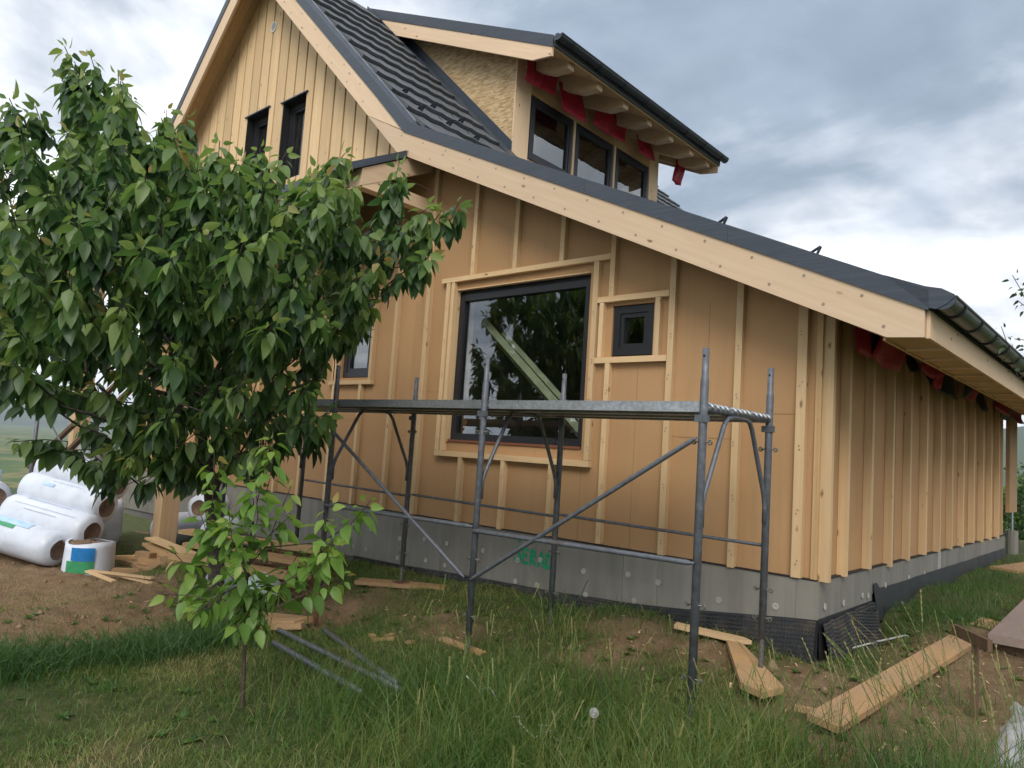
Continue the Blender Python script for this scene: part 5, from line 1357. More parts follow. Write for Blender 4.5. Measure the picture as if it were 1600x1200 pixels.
TIPS = [(-5.70,-4.04,4.39),(-5.61,-3.94,4.17),(-5.63,-3.84,4.38),(-5.21,-3.71,4.12),(-5.13,-3.60,3.92),(-5.16,-4.53,3.52),(-5.11,-4.35,3.51),(-4.87,-4.50,3.20),(-5.18,-3.25,3.94),(-5.14,-3.08,3.95),(-4.80,-4.18,3.27),(-4.54,-3.80,3.21),(-4.48,-4.26,2.94),(-4.20,-4.13,2.87),(-4.12,-4.05,2.78),(-4.00,-3.82,2.89),(-4.09,-3.54,3.27),(-3.94,-3.27,3.32),(-3.96,-2.89,3.40),(-3.87,-2.68,3.41),(-3.55,-2.27,3.48),(-3.56,-3.04,3.09),(-3.99,-4.68,2.30),(-3.52,-4.39,2.23),(-3.54,-4.27,2.27),(-3.11,-4.13,2.06),(-3.20,-3.97,2.28),(-2.88,-3.68,2.30),(-2.88,-3.18,2.60),(-2.85,-2.62,2.65),(-2.70,-3.36,2.13),(-2.87,-2.17,3.29),(-2.87,-2.15,3.10),(-2.49,-1.79,2.96),(-2.60,-1.88,2.88),(-2.61,-2.02,2.87),(-2.66,-2.17,2.64),(-2.74,-2.35,2.38),(-2.74,-2.59,2.16),(-2.90,-2.32,2.02),(-3.07,-2.44,1.85),(-3.29,-2.50,1.69),(-3.58,-2.31,1.39),(-3.80,-2.20,1.10),(-4.01,-2.41,1.20),(-4.01,-2.65,1.01),(-4.11,-3.02,1.03),(-4.28,-3.43,0.94),(-4.52,-3.64,0.87),(-4.78,-3.57,0.64),(-4.32,-3.44,0.72),(-4.98,-3.80,1.06),(-5.00,-4.11,1.20),(-4.71,-4.40,1.31),(-5.40,-4.13,0.64),(-5.35,-3.94,0.60),(-5.25,-3.72,0.58),(-5.08,-3.56,0.54),(-3.85,-4.47,1.64),(-3.71,-4.65,1.86),(-3.45,-4.41,1.84),(-3.20,-4.17,1.69),(-2.91,-3.91,1.75),(-2.77,-3.67,1.88),(-2.73,-3.10,1.95),(-2.69,-3.11,2.29),(-3.33,-3.72,2.61),(-3.14,-3.41,2.62),(-4.03,-4.48,2.51),(-3.14,-2.64,2.91),(-3.39,-2.62,3.14),(-3.78,-3.50,2.98),(-4.67,-3.54,3.43),(-5.26,-3.84,3.67),(-5.46,-3.90,3.89),(-5.62,-3.93,4.05),(-5.02,-3.61,3.64),(-4.23,-3.61,0.56),(-4.04,-3.44,0.60),(-4.08,-3.20,0.53),(-4.02,-3.01,0.51),(-3.86,-2.87,0.63),(-3.78,-2.69,0.73),(-3.71,-2.50,0.85),(-3.91,-3.62,0.83),(-3.74,-3.33,0.80),(-3.51,-3.13,0.87),(-3.37,-2.89,1.00),(-3.35,-2.62,1.18),(-3.37,-2.34,1.01),(-4.06,-3.77,0.97),(-3.52,-3.56,1.04),(-3.30,-3.38,1.16),(-3.17,-3.14,1.23),(-3.07,-2.94,1.40),(-4.09,-3.96,1.15),(-3.66,-3.86,1.25),(-4.20,-4.21,1.32),(-5.57,-2.77,0.56),(-6.85,-4.08,3.72),(-5.94,-3.22,1.85),(-6.42,-4.07,1.83),(-5.57,-2.31,3.62),(-5.07,-2.13,0.78),(-4.71,-2.87,2.76),(-5.34,-4.45,1.61),(-3.69,-3.21,2.29),(-5.12,-3.24,3.66),(-6.08,-3.46,3.09),(-6.60,-2.97,2.29),(-5.74,-3.58,1.17),(-4.59,-1.45,3.15),(-4.06,-4.35,2.16),(-4.55,-3.27,0.42),(-6.26,-3.47,4.38),(-3.26,-3.92,2.94),(-6.26,-4.43,3.65),(-6.04,-2.44,3.94),(-6.69,-3.89,2.24),(-5.28,-4.58,2.36),(-5.80,-3.88,1.69),(-4.95,-1.90,3.48),(-3.55,-2.14,2.54),(-5.32,-2.07,2.70),(-4.96,-3.27,1.19),(-5.24,-2.45,3.11),(-5.00,-3.71,3.33),(-7.08,-3.79,1.86),(-5.64,-2.40,2.93),(-5.00,-4.22,2.13),(-6.28,-4.55,2.98),(-4.39,-2.99,1.43),(-6.59,-2.67,1.27),(-4.32,-2.35,1.68),(-3.89,-1.97,3.11),(-4.23,-3.60,1.87),(-3.28,-2.96,2.85),(-4.35,-2.63,2.42),(-4.64,-2.03,1.75),(-2.92,-1.78,2.81),(-3.00,-2.92,2.87),(-6.91,-2.79,1.99),(-6.21,-3.74,2.17),(-5.45,-1.95,3.38),(-2.77,-3.46,2.64),(-6.61,-3.45,3.85),(-5.05,-4.32,3.10),(-3.94,-4.08,3.35),(-4.95,-2.36,1.63),(-2.96,-3.49,2.03),(-6.12,-2.72,1.68),(-4.67,-3.69,2.64),(-5.21,-3.83,2.00),(-4.18,-2.23,0.74),(-5.46,-3.27,0.64),(-6.21,-2.87,0.92),(-3.81,-2.28,2.42),(-5.91,-3.98,4.18),(-3.24,-2.06,2.36),(-2.41,-3.48,1.60),(-6.66,-3.37,3.56),(-5.60,-4.27,2.82),(-5.55,-2.02,1.86),(-6.78,-3.01,3.49),(-4.60,-3.00,2.15),(-7.19,-3.55,3.30),(-4.67,-3.64,1.34),(-4.62,-2.79,0.38),(-5.85,-4.55,3.43),(-5.08,-3.10,3.20),(-6.15,-3.91,3.01),(-5.35,-3.77,2.95),(-5.49,-2.33,3.27),(-2.39,-3.16,1.73),(-3.57,-2.01,2.00),(-5.13,-2.91,3.42),(-4.52,-4.62,2.19),(-5.05,-2.63,2.25),(-5.25,-3.49,3.27),(-4.25,-4.46,1.48),(-3.31,-2.31,2.17),(-3.37,-3.38,1.98),(-4.35,-3.88,2.86),(-4.57,-4.13,2.14),(-2.62,-3.03,2.82),(-5.60,-3.31,3.07),(-6.81,-4.45,2.88),(-5.67,-2.01,2.75),(-4.90,-4.51,2.44),(-5.26,-4.67,2.84),(-5.45,-2.63,1.40),(-3.06,-1.96,3.16),(-4.31,-2.01,2.84),(-6.91,-3.58,2.58),(-5.62,-3.27,3.48),(-3.61,-2.33,3.02),(-6.64,-4.20,2.57),(-6.49,-4.57,3.54),(-4.70,-3.02,3.00),(-3.46,-3.99,1.53),(-6.08,-3.70,4.23),(-3.99,-3.79,3.17),(-6.00,-2.50,1.03),(-4.60,-2.71,3.53),(-6.22,-2.70,2.28),(-5.94,-3.18,0.48),(-3.88,-2.40,2.86),(-2.91,-3.09,1.73),(-4.73,-4.62,2.68),(-5.35,-2.52,3.62),(-6.41,-4.49,2.65),(-3.07,-3.75,1.89),(-5.20,-3.22,2.16),(-4.61,-3.65,1.69),(-6.17,-3.86,2.47),(-4.85,-3.79,3.11),(-5.80,-4.29,1.24),(-4.87,-2.13,2.51),(-6.93,-4.02,1.57),(-5.69,-2.75,1.08),(-5.48,-4.63,2.69),(-3.23,-3.14,2.41),(-4.92,-3.70,1.68),(-4.18,-2.23,3.39),(-5.78,-2.95,2.34),(-5.23,-3.04,2.64),(-4.00,-3.14,1.89),(-3.85,-4.14,1.63),(-6.40,-2.74,3.30),(-5.76,-4.30,2.14),(-5.08,-4.22,2.72),(-4.96,-1.95,3.08),(-4.14,-3.17,3.06),(-2.82,-2.68,1.05),(-2.87,-1.97,2.38),(-5.42,-3.13,1.49),(-7.34,-4.01,2.24),(-4.88,-3.19,2.31),(-3.49,-2.65,1.98),(-4.91,-1.71,3.83),(-4.85,-4.05,2.44),(-6.02,-3.60,3.56),(-6.26,-3.93,1.33),(-3.90,-3.69,2.27),(-5.65,-2.66,1.92),(-6.21,-2.28,3.05),(-3.75,-3.15,1.74),(-4.37,-2.02,3.43),(-6.58,-3.75,2.53),(-3.02,-2.74,1.94),(-3.07,-3.10,0.75),(-4.37,-3.39,2.88),(-3.69,-3.85,1.88),(-5.15,-4.05,3.89),(-6.78,-3.61,4.06),(-3.68,-2.44,1.82),(-5.30,-2.50,2.17),(-4.27,-2.27,2.58),(-5.69,-3.03,3.03),(-6.99,-4.00,3.02),(-6.50,-2.96,2.69),(-5.79,-2.00,3.09),(-3.54,-2.64,2.33),(-5.22,-2.95,0.42),(-6.06,-2.01,2.14),(-3.84,-2.63,2.29),(-3.70,-4.21,2.92),(-3.12,-3.27,1.89),(-4.87,-2.48,2.48),(-4.71,-2.51,3.02),(-4.55,-2.08,1.26),(-3.90,-4.10,2.52),(-4.63,-1.51,1.95),(-6.05,-3.27,3.31),(-5.03,-2.33,2.65),(-5.81,-2.36,2.55),(-4.25,-3.27,2.43),(-6.07,-3.37,3.97),(-6.10,-4.20,2.21),(-3.60,-2.12,3.22),(-5.00,-4.38,1.68),(-6.05,-4.21,3.46),(-5.72,-3.08,3.97),(-5.83,-2.16,3.49),(-5.61,-2.68,3.69),(-3.58,-4.09,2.01),(-6.13,-2.35,2.32),(-4.22,-2.64,1.98),(-5.51,-4.50,3.47),(-6.58,-3.84,2.82),(-2.96,-2.34,2.63),(-2.43,-2.10,2.44),(-5.40,-4.31,3.04),(-5.07,-2.01,1.22),(-6.41,-3.51,2.05),(-6.09,-3.14,2.09),(-2.70,-2.86,1.74),(-4.40,-3.07,2.64),(-5.78,-3.45,2.06),(-7.40,-4.01,1.65),(-6.09,-4.09,1.66),(-3.18,-2.61,2.26),(-6.64,-4.32,3.54),(-4.82,-4.64,1.49),(-2.59,-3.02,1.21),(-7.17,-3.11,2.42),(-4.59,-3.26,3.19),(-6.54,-2.56,1.67),(-6.96,-3.53,2.20),(-4.80,-3.66,2.01),(-4.05,-3.27,1.45),(-4.12,-1.94,1.64),(-2.83,-3.92,1.34),(-3.13,-1.96,2.73),(-5.47,-4.30,2.08),(-2.74,-3.45,1.65),(-6.44,-3.10,2.45),(-2.42,-3.74,2.10),(-4.84,-3.84,3.68),(-6.63,-3.73,3.31),(-5.36,-2.86,2.84),(-4.73,-3.97,1.61),(-6.35,-3.81,3.39),(-6.09,-3.39,0.80),(-6.36,-3.26,1.31),(-5.17,-3.95,1.68),(-7.05,-4.41,3.18),(-5.11,-3.60,2.87),(-4.67,-1.88,3.21),(-5.69,-2.33,0.59),(-4.30,-4.00,3.24),(-5.74,-3.88,3.23),(-4.09,-1.86,1.94),(-3.33,-4.06,2.64),(-5.49,-1.94,2.36),(-4.48,-1.96,2.23),(-5.50,-4.34,2.53),(-5.26,-2.95,1.99),(-4.59,-4.32,1.66),(-5.94,-4.15,1.96),(-4.54,-4.53,2.98),(-4.21,-3.91,1.71),(-7.12,-3.74,3.66),(-2.77,-4.05,1.97),(-5.49,-3.56,3.84),(-6.72,-4.08,1.15),(-5.56,-3.80,3.56),(-6.56,-3.21,0.89),(-3.59,-3.42,2.62),(-4.60,-2.67,1.26),(-4.31,-1.78,2.10),(-6.44,-4.32,1.68),(-2.79,-2.90,2.58),(-4.37,-3.04,2.29),(-6.43,-4.23,3.75),(-4.33,-1.63,2.55),(-5.16,-4.60,1.26),(-6.25,-2.79,2.74),(-5.47,-3.23,1.07),(-4.95,-2.58,1.06),(-3.97,-1.80,2.39),(-4.89,-3.64,2.29),(-3.63,-3.01,1.37),(-6.97,-4.26,3.47),(-5.56,-3.80,2.39),(-3.96,-3.53,2.76),(-7.22,-4.26,2.70),(-7.07,-4.09,2.55),(-4.40,-2.54,3.46),(-3.03,-2.93,2.13),(-4.22,-4.06,2.47),(-3.45,-2.75,2.75),(-6.74,-3.34,2.11),(-6.43,-3.55,3.03),(-6.08,-3.79,3.77),(-5.80,-3.80,2.86),(-5.55,-2.31,2.44),(-4.12,-2.61,3.02),(-5.02,-3.20,0.73),(-6.85,-3.22,3.12),(-5.40,-2.90,3.13),(-4.59,-4.49,1.92),(-3.56,-3.30,2.90),(-4.83,-2.51,1.95),(-2.48,-3.51,2.26),(-5.62,-2.59,2.70),(-4.20,-4.01,3.61),(-6.79,-4.19,2.08),(-6.99,-2.89,2.65),(-4.40,-4.30,2.65),(-3.24,-3.44,2.92),(-5.96,-3.49,1.79),(-6.31,-3.05,3.63),(-4.28,-2.26,2.26),(-2.68,-2.78,2.88),(-3.85,-2.35,3.21),(-4.67,-2.73,2.09),(-4.87,-4.61,2.07),(-3.48,-3.47,1.58),(-3.72,-3.92,2.28),(-5.37,-3.70,2.60),(-6.22,-3.13,4.04),(-6.03,-3.18,2.45),(-3.17,-3.78,0.93),(-3.64,-3.47,2.22),(-2.86,-3.42,1.19),(-5.07,-3.94,2.76),(-4.18,-4.29,1.88),(-3.61,-2.42,2.18),(-3.97,-2.41,2.15),(-5.19,-4.04,3.42),(-4.70,-2.89,0.93),(-6.93,-3.30,2.51),(-5.80,-3.10,3.68),(-5.19,-4.47,2.01),(-4.11,-1.84,2.73),(-3.23,-2.87,1.75),(-3.19,-3.68,1.56),(-2.87,-3.84,2.56),(-6.10,-4.63,3.44),(-6.43,-3.23,1.89),(-6.43,-3.63,4.17),(-5.68,-4.55,3.21),(-4.20,-3.72,2.54),(-4.40,-3.39,2.14),(-4.49,-2.24,3.34),(-5.35,-3.63,1.85),(-5.46,-3.08,2.33),(-4.42,-1.42,2.80),(-4.91,-2.83,2.55),(-6.71,-3.85,1.87),(-2.74,-3.89,2.20),(-4.81,-4.70,1.76),(-5.10,-1.71,1.90),(-7.14,-3.40,1.27),(-4.79,-2.21,3.30),(-3.30,-2.11,1.87),(-4.29,-3.17,1.72),(-6.22,-3.52,2.86),(-2.44,-3.13,2.60),(-5.91,-4.55,2.25),(-3.89,-2.76,2.62),(-7.41,-4.09,2.94),(-5.59,-3.98,2.84),(-3.81,-4.33,2.39),(-6.49,-2.42,2.01),(-4.89,-2.00,2.13),(-2.36,-3.36,1.95),(-4.92,-3.57,2.64),(-2.90,-2.12,2.81)]
def cherry():
    rg = np.random.default_rng(12)
    t = thing('cherry_tree', (-5.26,-2.2,-1.03), 'leafy dark green cherry tree in front of the porch at left', 'tree')
    root = [(-5.26,-2.2,-1.12),(-5.27,-2.22,-.6),(-5.26,-2.30,-.1),(-5.26,-2.36,.2),(-5.20,-2.52,.65),(-5.16,-2.66,1.05),(-5.02,-2.34,.6),(-4.84,-2.32,1.08),(-4.98,-2.52,1.6),(-5.3,-2.9,1.7),(-5.6,-2.6,1.3),(-5.7,-2.75,2.1),(-5.9,-2.9,3.0),(-4.6,-2.6,1.7),(-4.3,-2.5,2.1),(-5.4,-3.2,.9),(-5.35,-2.30,.05),(-5.75,-2.25,.55)]
    par = [-1,0,1,2,3,4,3,6,5,5,4,10,11,7,13,5,2,16]
    nodes, par, cnt, shoots = grow(root, par, TIPS, (-4.9,-2.8,1.6), .42, .75, seed=5)
    rad = .0042*cnt**.52; rad[0] = rad[1]*1.25
    branch_mesh(nodes, par, rad, 'trunk', MAT['cherry_bark'], t, 12, lambda i: i <= 8 or i in (16,))
    branch_mesh(nodes, par, rad, 'branches', MAT['cherry_bark'], t, 7, lambda i: i > 8 and i != 16)
    B, A, Nn, S, T = shoot_leaves(shoots, 28, .182, rg, droop=1.2, tip_tint=.3)
    k = (B[:,1] < -.62) | (B[:,0] > -4.0)
    B, A, Nn, S, T = B[k], A[k], Nn[k], S[k], T[k]
    near = np.argsort(np.linalg.norm(B-CAMP, axis=1)/S)[:900]; pick = rg.choice(near, 300, replace=False)
    rest = np.ones(len(B), bool); rest[pick] = False
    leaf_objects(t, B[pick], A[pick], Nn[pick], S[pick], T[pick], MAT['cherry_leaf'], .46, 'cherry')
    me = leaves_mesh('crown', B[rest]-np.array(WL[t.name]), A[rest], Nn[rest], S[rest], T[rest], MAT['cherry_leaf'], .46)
    o = bpy.data.objects.new('crown', me); COL.objects.link(o); o.parent = t; o['kind'] = 'stuff'; WL[o.name] = WL[t.name]
cherry()
def sapling():
    rg = np.random.default_rng(21)
    z0 = G(-2.4,-3.44)
    t = thing('sapling', (-2.4,-3.44,z0), 'young sapling with bright yellow green leaves in the foreground left', 'tree')
    tips = [(-2.23,-3.51,.87),(-2.45,-3.78,.73),(-1.83,-2.99,.46),(-1.90,-3.25,.44),(-1.75,-3.19,0),(-2.64,-3.88,.06),(-2.52,-4.01,-.16),(-2.29,-3.72,.33),(-2.19,-3.69,-.37),(-2.25,-3.46,-.42),(-2.27,-3.9,-.25),(-2.22,-3.23,.10),(-2.26,-3.32,.52),(-2.16,-3.63,.52),(-2.05,-3.45,-.10),(-2.67,-3.6,-.11),(-1.72,-3.33,.21),(-2.04,-3.74,.11),(-2.35,-3.72,.02),(-1.95,-3.15,.2),(-2.5,-3.7,.45),(-2.1,-3.4,.35),(-2.3,-3.62,.62),(-2.6,-3.75,.3)]
    root = [(-2.4,-3.44,z0-.03),(-2.40,-3.46,-.6),(-2.38,-3.50,-.28),(-2.36,-3.52,0),(-2.34,-3.53,.25),(-2.30,-3.52,.5),(-2.26,-3.52,.7)]
    nodes, par, cnt, shoots = grow(root, [-1,0,1,2,3,4,5], tips, (-2.35,-3.5,-.1), .40, .35, step=.2, seed=9)
    rad = .0030*cnt**.45; rad[0] = rad[1]*1.2
    branch_mesh(nodes, par, rad, 'stem', MAT['sapling_bark'], t, 8, lambda i: i <= 6)
    branch_mesh(nodes, par, rad, 'branches', MAT['sapling_bark'], t, 6, lambda i: i > 6)
    B, A, Nn, S, T = shoot_leaves(shoots, 19, .132, rg, droop=.65, tip_tint=.5)
    pick = rg.permutation(len(B)); a, b = pick[:300], pick[300:]
    leaf_objects(t, B[a], A[a], Nn[a], S[a], T[a], MAT['sapling_leaf'], .52, 'sapling')
    if len(b):
        me = leaves_mesh('foliage', B[b]-np.array(WL[t.name]), A[b], Nn[b], S[b], T[b], MAT['sapling_leaf'], .52)
        o = bpy.data.objects.new('foliage', me); COL.objects.link(o); o.parent = t; o['kind'] = 'stuff'
sapling()
def fruit_tree():
    rg = np.random.default_rng(31)
    z0 = G(3.0,.2)
    t = thing('fruit_tree', (3.0,.2,z0), 'small leaved fruit tree whose twigs reach in at the right edge', 'tree')
    P9 = np.array([(0.68,4.53,3.38),(0.72,4.6,3.08),(0.77,4.63,3.23),(0.57,4.51,2.75),(0.69,4.63,2.61),(0.78,4.72,2.54),(1.01,4.87,3.02),(.95,4.8,3.5),(.9,4.8,2.8),(1.2,5.0,2.6),(1.3,5.1,3.3),(1.1,4.9,3.7)])
    tips = CAMP+(P9-CAMP)*4.6/9
    tips = np.concatenate([tips, np.array([2.6,-.1,2.0])+rg.normal(0,1,(70,3))*np.array([.5,.5,.55])])
    root = [(3.0,.2,z0-.1),(2.98,.15,.2),(2.9,.1,.9),(2.7,0,1.4),(2.5,-.1,1.8),(2.2,-.25,1.9)]
    nodes, par, cnt, shoots = grow(root, [-1,0,1,2,3,4], tips, (2.6,0,1.5), .30, .5, step=.2, seed=3)
    rad = .0025*cnt**.55
    branch_mesh(nodes, par, rad, 'trunk', MAT['cherry_bark'], t, 8, lambda i: i <= 5)
    branch_mesh(nodes, par, rad, 'branches', MAT['cherry_bark'], t, 5, lambda i: i > 5)
    B, A, Nn, S, T = shoot_leaves(shoots, 11, .048, rg, droop=.4, tip_tint=.1)
    me = leaves_mesh('crown', B-np.array(WL[t.name]), A, Nn, S, T, MAT['small_leaf'], .5)
    o = bpy.data.objects.new('crown', me); COL.objects.link(o); o.parent = t; o['kind'] = 'stuff'
fruit_tree()
def far_tree(x, y, h, r, label, seed):
    rg = np.random.default_rng(seed); z0 = G(x, y)
    t = thing('background_tree', (x,y,z0), label, 'tree', 'trees beyond the house')
    n = 60; c = np.array((x,y,z0+h*.6))
    tips = c+unit(rg.normal(0,1,(n,3)))*rg.uniform(.5,1,(n,1))*np.array([r,r,h*.42])
    nodes, par, cnt, shoots = grow([(x,y,z0-.2),(x,y,z0+h*.25),(x,y,z0+h*.5)], [-1,0,1], tips, c-np.array([0,0,h*.2]), h*.16, .3, step=h*.1, seed=seed)
    rad = .006*h/4*cnt**.5
    branch_mesh(nodes, par, rad, 'trunk', MAT['cherry_bark'], t, 6)
    B, A, Nn, S, T = shoot_leaves(shoots, 40, h*.05, rg, droop=.4, tip_tint=.2)
    B = B+rg.normal(0,h*.035,B.shape)
    me = leaves_mesh('crown', B-np.array(WL[t.name]), A, Nn, S, T, MAT['cherry_leaf'], .6)
    o = bpy.data.objects.new('crown', me); COL.objects.link(o); o.parent = t; o['kind'] = 'stuff'
far_tree(-2.9, 36, 5.5, 2.6, 'round green tree far beyond the right end of the house', 51)
far_tree(1.5, 42, 6, 3.0, 'taller green tree beyond the right edge of the house', 52)
far_tree(-6, 52, 7, 3.2, 'distant green tree partly hidden behind the long wall', 53)

# ------------------------------------------------------------------ grass
def blades(x, y, h, w, lean, tint, az=None, zoff=0):
    n = len(x); rg = rng
    az = rg.uniform(0, 2*math.pi, n) if az is None else az
    face = rg.uniform(0, 2*math.pi, n)
    z = gz(x, y)-.01+zoff
    d = np.stack([np.cos(az), np.sin(az), np.zeros(n)], 1); s = np.stack([np.cos(face), np.sin(face), np.zeros(n)], 1)*(w/2)[:,None]
    P = np.stack([x, y, z], 1); up_ = np.array([0,0,1.0])
    def pt(t): return P + (h*t)[:,None]*up_*np.sqrt(np.clip(1-(lean*t)**2*.6, .1, 1))[:,None] + (h*lean*t*t)[:,None]*d
    a = pt(np.zeros(n)); b = pt(np.full(n,.45)); c = pt(np.full(n,.8)); e = pt(np.full(n,1.0))
    V = np.stack([a-s, a+s, b-s*.9, b+s*.9, c-s*.6, c+s*.6, e], 1).reshape(-1,3)
    T = np.array([(0,1,3),(0,3,2),(2,3,5),(2,5,4),(4,5,6)])
    return V, (T[None]+7*np.arange(n)[:,None,None]).reshape(-1,3), np.repeat(tint, 7)
def merge(parts, name, label, cat='grass'):
    V, T, C = [], [], []; b = 0
    for v, t, c in parts: V.append(v); T.append(t+b); C.append(c); b += len(v)
    me = npmesh(name, np.concatenate(V), np.concatenate(T), MAT['grass_blade'], {'tint': np.concatenate(C)})
    o = bpy.data.objects.new(name, me); COL.objects.link(o)
    return props(o, label, cat, None, 'stuff')
def inside_house(x, y): return (x < .10) & (y > -.09) & (y < 9) & (x > -14)
def scatter(n, x0, x1, y0, y1, prob):
    x = rng.uniform(x0, x1, n); y = rng.uniform(y0, y1, n)
    p = prob(x, y); k = (rng.random(n) < p) & ~inside_house(x, y)
    return x[k], y[k]
def gs(x, y, cx, cy, sx, sy): return np.exp(-((x-cx)/sx)**2-((y-cy)/sy)**2)
# mown lawn on the left and patchy turf round the scaffold
def p_lawn(x, y):
    s = soil_mask(x, y); patch = fbm(x*1.3, y*1.3, 3, 77)
    return np.clip((1-s)*(.34+1.3*(patch-.28)), .06, 1)*np.where(inside_house(x, y), 0, 1)
x, y = scatter(240000, -7.5, 2.6, -5.4, -.1, p_lawn); n = len(x)
dry = fbm(x*.9+4, y*.9, 3, 91)
lawn = blades(x, y, rng.uniform(.03,.085,n)*(1+.7*gs(x,y,-1,-2.8,1.5,.8)), rng.uniform(.0025,.005,n), rng.uniform(.3,1.1,n), np.clip(.36+1.0*(dry-.40)+rng.normal(0,.15,n), 0, 1))
x, y = scatter(26000, .12, 2.6, .0, 9.0, lambda x, y: p_lawn(x, y)*.8); n = len(x)
lawn2 = blades(x, y, rng.uniform(.05,.13,n), rng.uniform(.003,.006,n), rng.uniform(.3,1.1,n), np.clip(rng.normal(.28,.14,n), 0, 1))
x, y = scatter(26000, -13, -5.5, -7, -1.2, lambda x, y: p_lawn(x, y)*.9*np.clip(1-1.3*gs(x,y,-7.3,-3.1,2.0,.9), 0, 1)); n = len(x)
lawn3 = blades(x, y, rng.uniform(.05,.16,n), rng.uniform(.004,.007,n), rng.uniform(.3,1.0,n), np.clip(rng.normal(.22,.14,n), 0, 1))
merge([lawn, lawn2, lawn3], 'lawn_grass', 'short patchy lawn grass around the building site')
# lush dark tall band below the earth bank, and tufts
def p_band(x, y):
    return np.clip(1.1*gs(x,y,-4.15,-4.25,.45,.4)+1.1*gs(x,y,-4.05,-3.5,.42,.42)+1.1*gs(x,y,-4.1,-2.85,.5,.35)+.4*gs(x,y,-5.3,-2.3,.35,.3)-.15, 0, 1)
x, y = scatter(52000, -7.5, -2.8, -5, -1.8, p_band); n = len(x)
band = blades(x, y, rng.uniform(.12,.30,n), rng.uniform(.004,.0075,n), rng.uniform(.4,1.25,n), np.clip(rng.normal(.13,.11,n), 0, 1))
def p_side(x, y): return np.clip(.9*gs(x,y,.30,1.55,.22,.5)+.7*gs(x,y,.6,2.4,.3,.8)+.5*gs(x,y,.35,-.15,.2,.3)+.5*gs(x,y,.9,.1,.35,.5)+.55*gs(x,y,-2.2,-.45,.5,.2)+.5*gs(x,y,-1.3,-.4,.5,.2)+.4*gs(x,y,.4,4.5,.3,1.5)+.4*gs(x,y,-.25,-1.5,.4,.3)-.1, 0, 1)
x, y = scatter(40000, -3.2, 1.4, -2.0, 6.0, p_side); n = len(x)
band2 = blades(x, y, rng.uniform(.08,.20,n), rng.uniform(.003,.006,n), rng.uniform(.4,1.3,n), np.clip(rng.normal(.18,.12,n), 0, 1))
merge([band, band2], 'lush_grass', 'lush dark green tufts of longer grass')
# meadow grass in the foreground
def p_mead(x, y): return np.clip(1.2*gs(x,y,-.75,-2.65,.85,.65)+.95*gs(x,y,.15,-2.4,.6,.6)+.6*gs(x,y,-1.9,-3.0,.8,.6)+1.0*gs(x,y,1.35,-1.6,.4,.6)+.7*gs(x,y,.8,-2.0,.45,.45)+.55*gs(x,y,-1.75,-.95,.35,.25)+.45*gs(x,y,.75,-2.2,.5,.4)-.12, 0, 1)*np.clip(.25+2.2*(fbm(x*2.5, y*2.5, 3, 61)-.33), 0, 1)
x, y = scatter(52000, -3.2, 2.2, -4.2, -.4, p_mead); n = len(x)
mead = blades(x, y, rng.uniform(.12,.50,n)*(.5+fbm(x*2.2+7, y*2.2, 3, 55)), rng.uniform(.0028,.0056,n), rng.uniform(.2,1.15,n), np.clip(rng.normal(.36,.15,n)+.7*(fbm(x*1.8, y*1.8, 3, 33)-.48), 0, 1))
merge([mead], 'meadow_grass', 'long uncut meadow grass in the foreground')
def stalks(pos, name, label):
    parts = []
    for x, y, h, az, ln, tn in pos:
        z = G(x, y); d = np.array([math.cos(az), math.sin(az), 0])
        pt = lambda t: np.array([x,y,z])+np.array([0,0,h*t*math.sqrt(max(.2, 1-(ln*t)**2*.6))])+d*h*ln*t*t
        P = [pt(t) for t in (0,.25,.5,.72,.8)]; hd = [pt(t) for t in np.linspace(.8,1.0,7)]
        V = []; T = []; C = []
        pts = P+hd[1:]; rr = [.0022,.002,.0017,.0014,.0013]+[.0026,.0032,.0032,.0028,.002,.0006]
        if tn > 2: rr = [.0022,.002,.0017,.0014,.0012]+[.001]*6; 
        for i, (p, r) in enumerate(zip(pts, rr)):
            for k in range(3):
                a = 2.094*k+i*.5; V.append(p+r*np.array([math.cos(a), math.sin(a), 0])); C.append(.62+.2*(i > 4) if tn < .5 else .42+.12*(i > 4))
        for i in range(len(pts)-1):
            for k in range(3):
                a, b = i*3+k, i*3+(k+1) % 3; T += [(a,b,b+3),(a,b+3,a+3)]
        # spikelets
        b0 = len(V)
        for i in range(1, 7):
            for sgn in (0, 1):
                a = az+1.57+3.14*sgn+random.uniform(-.6,.6); q = hd[i-1]; o = np.array([math.cos(a), math.sin(a), 0])
                ax_ = unit(hd[6]-hd[0]); tip = q+ax_*.026+o*.005
                V += [q, q+ax_*.010+o*.0042+np.array([.001,0,0]), tip, q+ax_*.012]; C += [.8 if tn < .5 else .55]*4; T += [(b0,b0+1,b0+2),(b0,b0+2,b0+3)]; b0 += 4
        # one or two stem leaves
        for f in (.22, .45):
            q = pt(f); a = random.uniform(0, 6.28); o = np.array([math.cos(a), math.sin(a), 0]); s = np.array([-o[1], o[0], 0])*.0026; l = random.uniform(.10,.22)
            V += [q-s, q+s, q+o*l*.5+np.array([0,0,l*.45])-s*.8, q+o*l*.5+np.array([0,0,l*.45])+s*.8, q+o*l+np.array([0,0,l*.25])]; C += [.35]*5
            T += [(b0,b0+1,b0+3),(b0,b0+3,b0+2),(b0+2,b0+3,b0+4)]; b0 += 5
        parts.append((np.array(V), np.array(T), np.array(C)))
    merge(parts, name, label)
pos = []
for i in range(190):
    x, y = random.gauss(-.5,.85), random.gauss(-2.5,.45)
    pos.append((x, y, random.uniform(.36,.72), random.uniform(0,6.28), random.uniform(.05,.4), random.random()))
for i in range(14): pos.append((random.uniform(.0,.9), random.uniform(-2.0,-1.0), random.uniform(.35,.6), random.uniform(2.2,4), random.uniform(.1,.5), random.random()))
